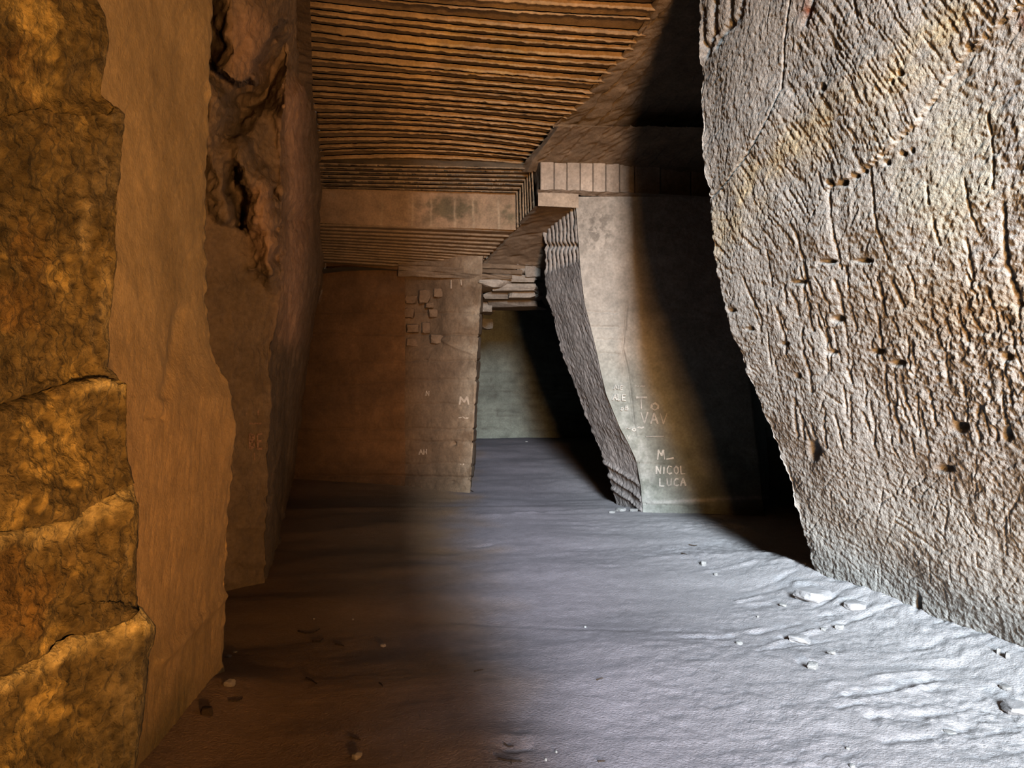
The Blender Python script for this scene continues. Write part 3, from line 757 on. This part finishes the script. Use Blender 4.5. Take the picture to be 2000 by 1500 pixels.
def lump(name, c, size, rot, base, mat, parent=None, seed=0, n=2, rough=0.16, square=0.5, **kw):
    """an irregular stone: a cube pulled toward a ball, noised, with flat broken faces"""
    k = 5 + 2 * n
    u = np.linspace(-1, 1, k)
    fs, vs = [], []
    base_i = 0
    for ax in range(3):
        for sg in (-1, 1):
            a, b_ = np.meshgrid(u, u, indexing='ij')
            q_ = np.empty((k, k, 3)); q_[..., ax] = sg; q_[..., (ax + 1) % 3] = a; q_[..., (ax + 2) % 3] = b_
            vs.append(q_.reshape(-1, 3)); fs.append(gfaces(k, k, sg < 0) + base_i); base_i += k * k
    v_ = np.concatenate(vs)
    r = np.linalg.norm(v_, axis=1, keepdims=True)
    v_ = v_ * square * 0.9 + v_ / r * (1 - square)
    v_ = v_ * (1 + rough * fbm(v_ + seed * 3.7, 1.4, 3, 0.55, seed)[:, None])
    RR = np.random.RandomState(int(seed * 10) + 3)
    for _ in range(4):                       # a few broken facets
        nn = RR.normal(size=3); nn /= np.linalg.norm(nn)
        h = np.abs(v_ @ nn).max() * RR.uniform(.6, .85)
        dd_ = v_ @ nn; m = dd_ > h
        v_[m] -= (dd_[m] - h)[:, None] * nn * 0.85
    # weld the cube edges
    key = np.round(v_, 4)
    _, idx, inv = np.unique(key, axis=0, return_index=True, return_inverse=True)
    v_ = v_[idx]; f_ = inv.ravel()[np.concatenate(fs)]
    v_ = v_ * np.array(size) * 0.5
    cz, sz = math.cos(rot), math.sin(rot)
    v_ = v_ @ np.array([[cz, sz, 0], [-sz, cz, 0], [0, 0, 1]])
    v_ = v_ + np.array(c)
    return mesh_obj(name, v_, f_, base, mat, parent=parent, smooth=False, **kw)

# broken stones in the damaged patch
for k, (bx, by, w, h) in enumerate([(803, 586, 22, 16), (830, 580, 24, 26), (855, 572, 18, 18), (800, 612, 20, 18), (845, 612, 20, 16), (806, 642, 24, 16), (832, 640, 16, 20), (852, 662, 26, 20), (805, 668, 22, 16), (838, 597, 16, 10)]):
    d = 11.38 - (bx - 791) / 150 * .55
    c = P(bx, by, d + 0.085)
    lump('broken_stone', c, (w / F * d * 1.1, 0.14 + .05 * math.sin(k * 3), h / F * d * 1.1), 0.18, (0.22, 0.142, 0.088), M_WALL, wall_back, seed=k + 1, square=.75, rough=.2)
# slabs of broken rock over the doorway
for k, (x0, x1, y0, y1, dd_, tone) in enumerate([(935, 1048, 542, 556, 11.0, .32), (930, 1000, 552, 566, 10.9, .38), (960, 1052, 560, 572, 11.0, .34), (992, 1050, 566, 585, 11.15, .33), (938, 1060, 572, 588, 11.3, .24), (950, 1070, 584, 602, 11.5, .2), (942, 964, 594, 612, 11.6, .3),
                                                 (1005, 1030, 520, 540, 11.0, .3), (1028, 1060, 518, 545, 10.95, .26)]):
    c = P((x0 + x1) / 2, (y0 + y1) / 2, dd_ + .3)
    lump('rock_slab', c, ((x1 - x0) / F * dd_ * 1.08, 0.7, (y1 - y0) / F * dd_ * 1.25), 0.1 * math.sin(k * 2.1), np.array((tone, tone * .84, tone * .7)), M_WALL, wall_back, seed=k + 20, square=.85, rough=.10)

# ================================================================== FAR CHAMBER behind the doorway
wall_far = empty('wall_far', 'grey coursed rock wall of the far chamber seen through the doorway', 'wall', 'structure')
xf, zf = np.meshgrid(np.linspace(-3.0, 7, 220), np.linspace(0.1, 4.2, 120), indexing='ij')
gF = np.stack([xf, 16.3 + 0.12 * (xf) * 0.3, zf], -1)
px, py = PX(gF); nrm = facing(gF)
disp = 0.05 * fbm(gF, 1.0, 4, 0.5, 6) + 0.012 * fbm(gF, .15, 3, .6, 3)
col = shade((0.185, 0.20, 0.17), gF, 0.25, 0.5, 6)
dk = 0
for y0 in (728, 746, 757, 766, 775, 790, 803, 812, 820, 838):
    e_ = np.exp(-((py - y0 - 0.03 * (px - 980) - 2.5 * noise3(px / 22, y0 * 1.0, .5)) / 1.6) ** 2) * np.clip(0.6 + noise3(px / 30, y0 * 2.0, 1.5), 0, 1)
    dk = dk + e_
for pl in ([(958, 738), (965, 760), (970, 790), (972, 812)], [(1000, 790), (998, 830)]):
    dk = dk + np.exp(-(segd(px, py, pl) / 1.5) ** 2)
disp -= 0.05 * dk
grid_obj('coursed_face', gF + nrm * disp[..., None], mix(col, (0.10, 0.095, 0.08), np.clip(.6 * dk, 0, .8)), M_PILLAR, parent=wall_far)
# roof of the passage behind the doorway
xf, yf = np.meshgrid(np.linspace(-3, 7, 60), np.linspace(11.2, 16.6, 40), indexing='ij')
gg = np.stack([xf, yf, 3.15 - .0 * xf + .1 * noise3(xf, yf, .3)], -1)
grid_obj('passage_roof', gg, shade((0.2, 0.17, 0.13), gg), M_WALL, parent=wall_far)
# side of the passage, left
yl_, zl_ = np.meshgrid(np.linspace(12.6, 16.5, 40), np.linspace(0, 3.3, 40), indexing='ij')
gg = np.stack([-1.1 - 0.05 * (yl_ - 12), yl_, zl_], -1)
gg[..., 0] += .06 * fbm(gg, .6, 3)
grid_obj('passage_side', gg, shade((0.25, 0.21, 0.16), gg), M_WALL, parent=wall_far)
# hanging lump and ledge inside the doorway
for k, (x0, x1, y0, y1, dd_) in enumerate([(938, 966, 598, 614, 13.0), (936, 962, 622, 644, 13.4)]):
    lump('hanging_stone', P((x0 + x1) / 2, (y0 + y1) / 2, dd_), ((x1 - x0) / F * dd_, .3, (y1 - y0) / F * dd_), .2, (0.25, 0.23, 0.2), M_WALL, wall_far, seed=40 + k, square=.8)

# ================================================================== PILLAR
pillar = empty('pillar', 'leaning squared rock pillar with grooved top and scratched names on its front', 'pillar', 'structure')
RG = [(390, 1124), (405, 1125), (487, 1131), (529, 1134), (593, 1142), (636, 1153), (689, 1166), (729, 1174), (770, 1184), (836, 1211), (863, 1226), (897, 1242), (940, 1251), (1001, 1256), (1040, 1260)]
OL = [(390, 1060), (459, 1062), (538, 1065), (583, 1070), (625, 1080), (664, 1091), (700, 1102), (804, 1140), (868, 1167), (936, 1192), (992, 1208), (1040, 1220)]
ysp = np.linspace(394, 1040, 420)
gL = loft([(off(OL, 14), [(394, 11.2), (1040, 11.2)]), (OL, [(394, 10.1), (1040, 9.75)]), (RG, [(394, 9.12), (1040, 9.05)])], ysp, [16, 130])
px, py = PX(gL); nrm = facing(gL)
u = np.clip((px - np.interp(py, [a for a, b in OL], [b for a, b in OL])) / (np.interp(py, [a for a, b in RG], [b for a, b in RG]) - np.interp(py, [a for a, b in OL], [b for a, b in OL])), -1, 1)
bot = 532 - 26 * u
ribz = sstep(6, -6, py - bot)
ph = u * 8.6
f = ph - np.floor(ph) + 0.12 * noise3(px / 8, py / 16, .5)
disp = -0.085 * ribz * np.exp(-((f - 0.5) / 0.17) ** 2) * sstep(-.02, .03, u)
disp -= 0.03 * ribz * np.exp(-((py - 480) / 5) ** 2)
disp += (1 - ribz) * 0.010 * cut(.5 * aniso(px, py, 62, 30, 4, 3) + .7 * aniso(px, py, 70, 26, 2.4, 5))
tooth = 0
for y0 in (925, 952, 975):
    tooth = tooth + np.exp(-((py - y0 - 45 * (u - .5) - 3 * noise3(px / 4, py / 4, 1.)) / 4) ** 2)
disp += 0.03 * tooth
disp += 0.014 * fbm(gL, .5, 3, .5, 7) + .006 * fbm(gL, .06, 3, .6, 8)
disp *= sstep(1.0, 0.96, u) * .8 + .2
g2 = gL + nrm * disp[..., None]
g2[..., 0] += .02 * np.exp(-((u) / .04) ** 2) * fbm(gL, .14, 3, .6, 31)
col = shade((0.31, 0.285, 0.275), gL, .15, .4, 3)
col = mix(col, (0.42, 0.37, 0.33), 0.8 * ribz)
grid_obj('side_face', g2, col, M_PILLAR, parent=pillar, label='grey tooled side with vertical grooves at the top')
# front face, running on to the right into the dark
def fdp(px): return 9.05 - (px - 1255) * 0.0012
ysf = np.linspace(384, 1060, 330)
xr_ = [(384, 1420), (1060, 1500)]
gP = loft([(RG if False else [(384, 1123)] + RG[1:] + [(1060, 1268)], [(384, 9.1), (1060, 9.03)]), ([(384, 1208), (700, 1226), (860, 1241), (1060, 1275)], [(384, 9.06), (1060, 9.02)]), (xr_, [(384, 8.86), (1060, 8.8)]), ([(384, 1440), (1060, 1520)], [(384, 11.5), (1060, 11.5)])], ysf, [70, 130, 30])
px, py = PX(gP); nrm = facing(gP)
disp = 0.016 * fbm(gP, .6, 4, .5, 2) + .005 * fbm(gP, .08, 3, .6, 4)
for y0, w, dp, x0, x1 in [(608, 2, .02, 1140, 1206), (637, 2, .02, 1145, 1210), (662, 2, .015, 1160, 1220), (690, 2, .015, 1170, 1215), (850, 2, .01, 1240, 1330), (905, 2.5, .015, 1240, 1370), (985, 3, .02, 1250, 1390)]:
    disp -= dp * np.exp(-((py - y0 - .05 * (px - x0) - 2 * noise3(px / 10, y0, .5)) / w) ** 2) * sstep(x0 - 4, x0 + 4, px) * sstep(x1 + 8, x1 - 8, px)
crk = segd(px, py, [(1225, 590), (1221, 640), (1216, 680), (1226, 720), (1234, 790), (1241, 850)])
disp -= .03 * np.exp(-(crk / 2.0) ** 2) * (.6 + .6 * noise3(px / 12, py / 12, .4))
disp += .010 * sstep(0, 8, px - np.interp(py, [384, 560, 700, 860, 1060], [1500, 1235, 1228, 1241, 1280])) * sstep(540, 620, py) * sstep(880, 820, py)
col = shade((0.42, 0.375, 0.325), gP, .18, .5, 8)
speck = np.exp(-(((px - 1165) / 45) ** 2 + ((py - 445) / 50) ** 2)) * sstep(-.1, .35, fbm(gP, .10, 4, .7, 9))
col = mix(col, (0.16, 0.14, 0.12), np.clip(.75 * speck, 0, 1))
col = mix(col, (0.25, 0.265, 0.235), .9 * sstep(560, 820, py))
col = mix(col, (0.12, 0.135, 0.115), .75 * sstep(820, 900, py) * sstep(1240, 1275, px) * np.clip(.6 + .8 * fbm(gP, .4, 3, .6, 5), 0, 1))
ledge = np.exp(-((py - 983 + .05 * (px - 1255)) / 4) ** 2) * sstep(1235, 1265, px)
col = mix(col, (0.48, 0.47, 0.44), .7 * ledge)
dust = np.exp(-(((px - np.interp(py, [a for a, b in RG], [b for a, b in RG]) - 16) / 20) ** 2)) * sstep(700, 800, py)
col = mix(col, (0.50, 0.50, 0.47), .5 * dust * np.clip(.5 + fbm(gP, .15, 3, .6, 15), 0, 1))
pk = np.exp(-(((px - 1217) / 12) ** 2 + ((py - 680) / 45) ** 2))
col = mix(col, (0.42, 0.33, 0.26), .5 * pk)
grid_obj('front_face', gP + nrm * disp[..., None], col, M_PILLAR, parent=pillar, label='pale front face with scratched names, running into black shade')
# capital: upper blocks of the pillar under the ceiling, each block a piece
def cap_blk(x0, x1, ya, yb, d0, tone, k):
    gg = quad((x0, ya, d0 + .10), (x0 + .6, ya, d0), (x0 + .6, yb, d0), (x0, yb, d0 + .10), 2, 20)
    n = max(6, int((x1 - x0) * 1.2))
    g1 = quad((x0 + .3, ya + .02 * (x0 - 1055), d0), (x1 - .3, ya + .02 * (x1 - 1055), d0 - .01), (x1 - .3, yb + .06 * (x1 - 1055), d0 - .01), (x0 + .3, yb + .06 * (x0 - 1055), d0), n, 24)
    nn = facing(g1); q_ = np.minimum.reduce([np.arange(n)[:, None] + 0 * np.arange(24)[None], (n - 1 - np.arange(n))[:, None] + 0 * np.arange(24)[None]])
    dsp = .012 * fbm(g1, .2, 4, .6, k) - .016 * np.exp(-(q_ / 1.0) ** 2) + .012 * math.sin(k * 2.7)
    grid_obj('dressed_block', g1 + nn * dsp[..., None], shade(tone, g1, .18, .25, k), M_PILLAR, parent=pillar)
xs_ = [1055, 1082, 1107, 1133, 1158, 1183, 1210, 1240, 1290, 1350, 1440]
for k in range(len(xs_) - 1):
    cap_blk(xs_[k], xs_[k + 1], 317, 371, 9.22, (0.46, 0.37, 0.295), 3 + k)
gg = quad((1050, 369, 9.17), (1420, 385, 8.85), (1420, 396, 8.9), (1050, 378, 9.24), 150, 8)
tooled('joint_course', gg, (0.28, 0.21, 0.155), M_PILLAR, pillar, 160, .02, 20, 5, 55)
gg = quad((1051, 376, 9.14), (1130, 379, 9.1), (1130, 406, 9.1), (1051, 402, 9.14), 60, 24)
tooled('lower_course', gg, (0.42, 0.33, 0.25), M_PILLAR, pillar, 20, .008, 30, 6, 57)

# scratched writing: thin strokes lying in the face, one piece per word
GL = {'A': [[(0, 1), (.5, 0), (1, 1)], [(.2, .62), (.8, .62)]], 'L': [[(0, 0), (0, 1), (.8, 1)]], 'E': [[(.8, 0), (0, 0), (0, 1), (.8, 1)], [(0, .5), (.6, .5)]], 'T': [[(0, 0), (1, 0)], [(.45, 0), (.5, 1)]],
      'o': [[(.5, .35), (.15, .5), (.1, .8), (.4, 1), (.75, .85), (.8, .55), (.5, .35)]], 'C': [[(.9, .1), (.4, 0), (.05, .4), (.1, .85), (.5, 1), (.95, .9)]], 'V': [[(0, 0), (.45, 1), (.9, 0)]],
      'M': [[(0, 1), (.1, 0), (.5, .6), (.85, 0), (1, 1)]], 'I': [[(.4, .15), (.4, 1)]], 'O': [[(.5, 0), (.1, .3), (.1, .75), (.5, 1), (.9, .7), (.85, .25), (.5, 0)]], 'U': [[(0, 0), (.05, .8), (.4, 1), (.8, .8), (.85, 0)]],
      'N': [[(0, 1), (.05, 0), (.8, 1), (.9, 0)]], '-': [[(0, .9), (1, .8)]], '~': [[(0, .4), (.3, .2), (.6, .5), (1, .3)]], 'B': [[(0, 0), (0, 1), (.7, .85), (.7, .6), (0, .5), (.6, .35), (.6, .1), (0, 0)]],
      'H': [[(0, 0), (0, 1)], [(.8, 0), (.8, 1)], [(0, .5), (.8, .5)]], '+': [[(.5, 0), (.5, 1)], [(.1, .45), (.9, .45)]]}
def writing(name, text, x, y, cw, ch, depth, width, tone, parent, tilt=0.0, gap=.35, label=None, wob=1.0, seed=0):
    RR = np.random.RandomState(seed + 77)
    V, Fc = [], []
    cx = x
    for chn in text:
        if chn == ' ': cx += cw * .7; continue
        cwid = cw * (.35 if chn == 'I' else 1)
        for st in GL[chn]:
            pts = np.array([(cx + a * cwid + RR.uniform(-.5, .5) * wob, y + b * ch + tilt * (cx - x) + RR.uniform(-.5, .5) * wob) for a, b in st])
            for (a, b) in zip(pts[:-1], pts[1:]):
                dv = b - a; L_ = np.hypot(*dv) + 1e-6; nv_ = np.array([-dv[1], dv[0]]) / L_ * width * RR.uniform(.5, .85); ex = dv / L_ * width * .3
                w1, w2 = RR.uniform(.6, 1.2, 2)
                quad_ = [a - ex + nv_ * w1, b + ex + nv_ * w2, b + ex - nv_ * w2, a - ex - nv_ * w1]
                fr_ = [P(q_[0], q_[1], depth(q_[0], q_[1]) - .022) for q_ in quad_]; bk_ = [P(q_[0], q_[1], depth(q_[0], q_[1]) + .02) for q_ in quad_]
                i0 = len(V); V += fr_ + bk_
                Fc += [(i0, i0 + 1, i0 + 2, i0 + 3)] + [(i0 + j, i0 + 4 + j, i0 + 4 + (j + 1) % 4, i0 + (j + 1) % 4) for j in range(4)]
        cx += cwid + cw * gap
    mesh_obj(name, np.array(V), np.array(Fc), tone, M_SCRATCH, parent=parent, smooth=False, label=label)
def front_d(x, y):
    e = np.interp(y, [384, 700, 860, 1060], [1208, 1226, 1241, 1275])
    r0 = np.interp(y, [a for a, b in RG], [b for a, b in RG])
    de = 9.04 - .0
    x2 = np.interp(y, [384, 1060], [1420, 1500])
    if x < e: return 9.06 - .02 * (x - r0) / max(1, e - r0)
    t = (x - e) / (x2 - e)
    return 1 / ((1 - t) / 9.04 + t / 8.83)
pale = (0.50, 0.485, 0.445)
for nm, tx, x, y, cw, ch, w, tl, sd in [('scratched_word', 'ALE', 1197, 770, 7, 11, 2, .05, 1), ('scratched_word', 'AIE', 1199, 752, 6, 8, 1.6, .05, 2), ('scratched_word', 'To', 1243, 776, 20, 21, 2.6, .15, 3), ('scratched_word', 'VAV', 1252, 806, 14, 20, 2.2, .05, 4),
                                        ('scratched_word', 'oB', 1212, 793, 7, 8, 2, .0, 5), ('scratched_word', '~o', 1222, 833, 9, 9, 1.8, .0, 6), ('scratched_word', 'M-', 1285, 879, 13, 18, 2.2, .05, 7), ('scratched_word', 'NICOL', 1282, 910, 10, 15, 2.0, .01, 8),
                                        ('scratched_word', 'LUCA', 1289, 935, 10, 14, 2.0, -.02, 9), ('scratched_word', 'V', 1225, 850, 6, 8, 1.6, 0, 10), ('scratched_word', '~', 1245, 832, 12, 8, 2.0, -.2, 11), ('scratched_word', '-', 1262, 850, 34, 3, 1.6, 0, 12), ('scratched_word', '~~', 1240, 752, 8, 6, 1.6, 0, 13)]:
    writing(nm, tx, x, y, cw, ch, front_d, w, pale, pillar, tl, seed=sd)
def jamb_d(x, y):
    e = np.interp(y, [a for a, b in ER], [b for a, b in ER]); t = (x - 792) / (e - 792)
    return 1 / ((1 - t) / 11.4 + t / 10.85)
for tx, x, y, cw, ch, w, sd in [('M', 898, 776, 17, 14, 3, 1), ('~', 896, 814, 24, 5, 2, 2), ('A', 819, 878, 7, 10, 1.4, 3), ('AH', 818, 878, 7, 9, 1.2, 4), ('N', 832, 764, 7, 9, 1.2, 5), ('I', 880, 545, 5, 18, 2, 6), ('I', 900, 545, 5, 12, 1.8, 7), ('V', 900, 906, 6, 12, 1.8, 8)]:
    writing('scratched_mark', tx, x, y, cw, ch, jamb_d, w, (0.52, 0.40, 0.30), wall_back, seed=sd + 30)
def left_d(x, y): return 1 / ((1 - (x - 455) / 70) / 5.57 + ((x - 455) / 70) / 5.77) + .01
for tx, x, y, cw, ch, w, sd in [('+H', 474, 790, 14, 20, 3, 1), ('-', 470, 826, 40, 2, 2, 2), ('BE', 488, 848, 11, 28, 3.4, 3), ('I', 496, 882, 8, 16, 2, 4)]:
    writing('scratched_mark', tx, x, y, cw, ch, left_d, w, (0.40, 0.235, 0.155), wall_left, seed=sd + 50)

# ================================================================== ENTRANCE (behind the camera): unseen left jamb, its bulge shaped for the daylight edge
xe, ze = np.meshgrid(np.linspace(-4.0, 0.10, 60), np.linspace(-.1, 5.2, 60), indexing='ij')
xe = -4.0 + (xe + 4.0) * (1 + (0.30 * np.exp(-((ze - 1.7) / 1.0) ** 2) + 0.19) / 4.1)  # bulge shaped to spread the soft shadow edge over the floor
ge = np.stack([xe, -0.55 + .05 * fbm(np.stack([xe, xe * 0, ze], -1), .7, 3), ze], -1)
back = ge.copy(); back[..., 1] -= 0.35
vv = np.concatenate([ge.reshape(-1, 3), back.reshape(-1, 3)])
n_ = 3600
idx = np.arange(3600).reshape(60, 60)
ff = np.concatenate([gfaces(60, 60), gfaces(60, 60, True) + n_, np.stack([idx[-1, :-1], idx[-1, 1:], idx[-1, 1:] + n_, idx[-1, :-1] + n_], -1)])
mesh_obj('wall_front', vv, ff, (0.40, 0.28, 0.17), M_SMOOTH, label='unseen rock jamb of the cave mouth, bulged to shape the daylight edge', category='wall', kind='structure')

xs2, ts = np.meshgrid(np.linspace(-3.8, 4.6, 120), np.linspace(0, math.pi, 24), indexing='ij')
gg = np.stack([xs2, -1.15 - 0.32 * np.cos(ts), -0.05 + 0.47 * np.sin(ts)], -1)  # unseen sill added to keep the low warm lamps off the floor
gg[..., 2] += (0.05 * fbm(gg, .5, 4, .55, 9)) * np.sin(ts)
bpy.data.objects['wall_front']
grid_obj('low_light_blocker', gg, shade((0.40, 0.28, 0.17), gg), M_SMOOTH, parent=bpy.data.objects['wall_front'])

# ================================================================== LOOSE STONES AND TWIGS ON THE FLOOR
def ground(px, py):
    dx, dz = (px - 1000) / F, -(py - 750) / F
    d = CAM_H / -dz
    for _ in range(25):
        z = float(floor_z(np.array([[dx * d]]), np.array([[d]]))[0, 0])
        d = 0.5 * d + 0.5 * (CAM_H - z) / -dz
    return np.array([dx * d, d, z]), d
def stone_at(px, py, w, h, label, tone=(0.5, 0.48, 0.46), seed=1, group=None, sq=.5):
    c, d = ground(px, py + h * .35)
    sx = w / F * d; sz = h / F * d
    lump('loose_stone', c + np.array([0, 0, sz * .28]), (sx, sx * .9, sz), seed * .7, tone, M_STONE, seed=seed, n=0 if w < 14 else 1, square=sq, rough=.22, label=label, category='stone', group=group)
brown = (0.42, 0.34, 0.27)
for a in [(1373, 1100, 13, 12, 'bright angular stone casting a long shadow at the edge of the black shade'),
          (1398, 1121, 8, 7, 'small white stone just in front of the bright angular one'),
          (1640, 1224, 18, 12, 'larger rounded white stone of the pair in the rubble below the right wall'),
          (1609, 1229, 12, 9, 'smaller white stone of the pair in the rubble below the right wall'),
          (1588, 1300, 24, 14, 'grey stone sitting in a dark hollow of the pale floor'),
          (1530, 1181, 16, 6, 'flat pale stone on the floor short of the right wall corner'),
          (1480, 1204, 5, 5, 'tiny pale stone left of the rubble bank'),
          (1443, 1255, 14, 6, 'low flat pale stone by the curved floor fold'),
          (1625, 1274, 16, 8, 'flat white chip between the rubble and the hollow'),
          (1592, 1160, 66, 22, 'broad broken slab half buried at the corner foot of the right wall'),
          (1672, 1182, 46, 16, 'second broken slab half buried along the right wall foot'),
          (1560, 1246, 44, 16, 'smooth grey hump of stone with a dark shadow left of it'),
          (1950, 1272, 9, 14, 'upright white stone against the foot of the right wall'),
          (1968, 1279, 11, 16, 'second upright white stone against the right wall foot, taller'),
          (1965, 1342, 22, 9, 'white stone on the bright floor beside a small dark pit'),
          (1985, 1382, 58, 20, 'big flat whitish rock at the right edge of the floor'),
          (1855, 1430, 22, 9, 'flat ribbed stone on the bright floor in front of the right wall'),
          (1656, 1461, 9, 6, 'small white pebble on the pale floor near the bottom edge'),
          (1665, 1496, 12, 8, 'pebble with a dark pit beside it at the bottom edge'),
          (1066, 1483, 6, 6, 'tiny white pebble right of the footprint'),
          (1086, 1468, 5, 5, 'tiny white pebble behind the one right of the footprint'),
          (1143, 1224, 5, 4, 'tiny bright pebble on the lilac middle floor'),
          (1212, 995, 20, 9, 'rubble stone under the lower edge of the leaning pillar'),
          (1238, 996, 14, 8, 'small rubble stone at the pillar front corner'),
          (1196, 1000, 12, 6, 'small pale stone left of the pillar foot'),
          (1028, 862, 5, 3, 'white speck of stone at the foot of the far chamber wall'),
          (748, 1260, 11, 8, 'pale pebble on the brown floor, middle of the shaded side'),
          (697, 1476, 20, 13, 'large pale stone on the brown floor near the bottom edge'),
          (446, 1281, 13, 5, 'pale flat pebble beside the edge of the near left wall'),
          (459, 1273, 9, 4, 'smaller flat pebble beyond the edge of the near left wall'),
          (613, 1208, 5, 4, 'tiny pale pebble far out on the brown floor'),
          (689, 1209, 5, 4, 'tiny pebble right of the far one on the brown floor'),
          (448, 1333, 24, 14, 'rounded reddish stone at the foot of the near wall edge')]:
    k = a[0] * .37 % 17 + 1
    left = a[0] < 900
    stone_at(a[0], a[1], a[2], a[3], a[4], brown if left else ((0.48, 0.47, 0.48) if a[2] > 40 else (0.38, 0.375, 0.37)), seed=k, sq=.35 if left else .5)
lump_c, _ = ground(404, 1394)
lump('earth_clod', lump_c + np.array([0, 0, .012]), (.055, .05, .04), .4, (0.09, 0.055, 0.03), M_TWIG, seed=9.0, label='dark earth clod beside the foot of the near left wall', category='clod')
lump_c, _ = ground(604, 1328)
def twig(pts, w, label, tone=(0.07, 0.045, 0.03), group=None):
    ring = []
    q = []
    for (x, y) in pts:
        c, d = ground(x, y); q.append(c + np.array([0, 0, .006]))
    q = np.array(q); r = w / F * q[:, 1].mean() * .5
    # resample with a slight wander
    t = np.linspace(0, len(q) - 1, 5 * len(q)); qq = np.stack([np.interp(t, np.arange(len(q)), q[:, j]) for j in range(3)], -1)
    qq[:, :2] += .004 * noise3(qq * 30, qq[:, ::-1] * 30, 1.0)[:, :2]
    tn = np.gradient(qq, axis=0); tn /= np.linalg.norm(tn, axis=1)[:, None]
    sd = np.cross(tn, (0, 0, 1)); sd /= np.linalg.norm(sd, axis=1)[:, None]
    up = np.cross(sd, tn)
    rad = r * (1 - .5 * np.linspace(0, 1, len(qq))) * (1 + .25 * np.sin(np.arange(len(qq)) * 2.1))
    gg = np.stack([qq + (sd * math.cos(a) + up * math.sin(a)) * rad[:, None] for a in np.linspace(0, 2 * math.pi, 7)], 0)
    mesh_obj('twig', gg.reshape(-1, 3), gfaces(7, len(qq)), tone, M_TWIG, label=label, category='twig', group=group)
for pts, w, lb in [([(598, 1326), (608, 1330), (619, 1337)], 4, 'bent dark twig lying on the brown floor right of the near wall'),
                   ([(446, 1370), (462, 1371), (472, 1368), (474, 1364)], 3.5, 'thin dark twig with a knot in front of the near wall foot'),
                   ([(655, 1260), (668, 1262), (672, 1264)], 3, 'short dark twig left of the pale pebble on the shaded floor'),
                   ([(740, 1335), (746, 1340), (748, 1343)], 3, 'short slanting twig on the brown floor below the pebble'),
                   ([(684, 1442), (694, 1446), (704, 1448)], 3.5, 'dark twig behind the large pale stone'),
                   ([(582, 1234), (596, 1239), (612, 1238), (624, 1230)], 3, 'curved dark twig far back on the brown floor'),
                   ([(610, 1254), (626, 1254), (632, 1248)], 3, 'dark twig with an upturned tip behind the bent one'),
                   ([(972, 1484), (995, 1489), (1020, 1490)], 4, 'long dark twig in front of the footprint'),
                   ([(998, 1487), (999, 1494)], 4, 'stub of twig crossing the long one at the footprint'),
                   ([(984, 1455), (992, 1461), (1004, 1460)], 3.5, 'forked dark twig lying inside the footprint'),
                   ([(1165, 1330), (1178, 1326)], 3, 'short dark twig on the lilac middle floor'),
                   ([(926, 1313), (944, 1309)], 3, 'thin twig at the border of brown and lilac floor'),
                   ([(1168, 1490), (1182, 1489)], 4, 'stubby dark twig at the bottom edge of the lilac floor'),
                   ([(1346, 1065), (1356, 1067), (1361, 1066)], 2.5, 'small dark twig on the bluish floor near the black shade'),
                   ([(1331, 1082), (1342, 1084)], 2.5, 'tiny dark twig in front of the bluish floor twig'),
                   ([(918, 958), (924, 961)], 3, 'dark chip of wood at the foot of the doorway jamb')]:
    twig(pts, w, lb)
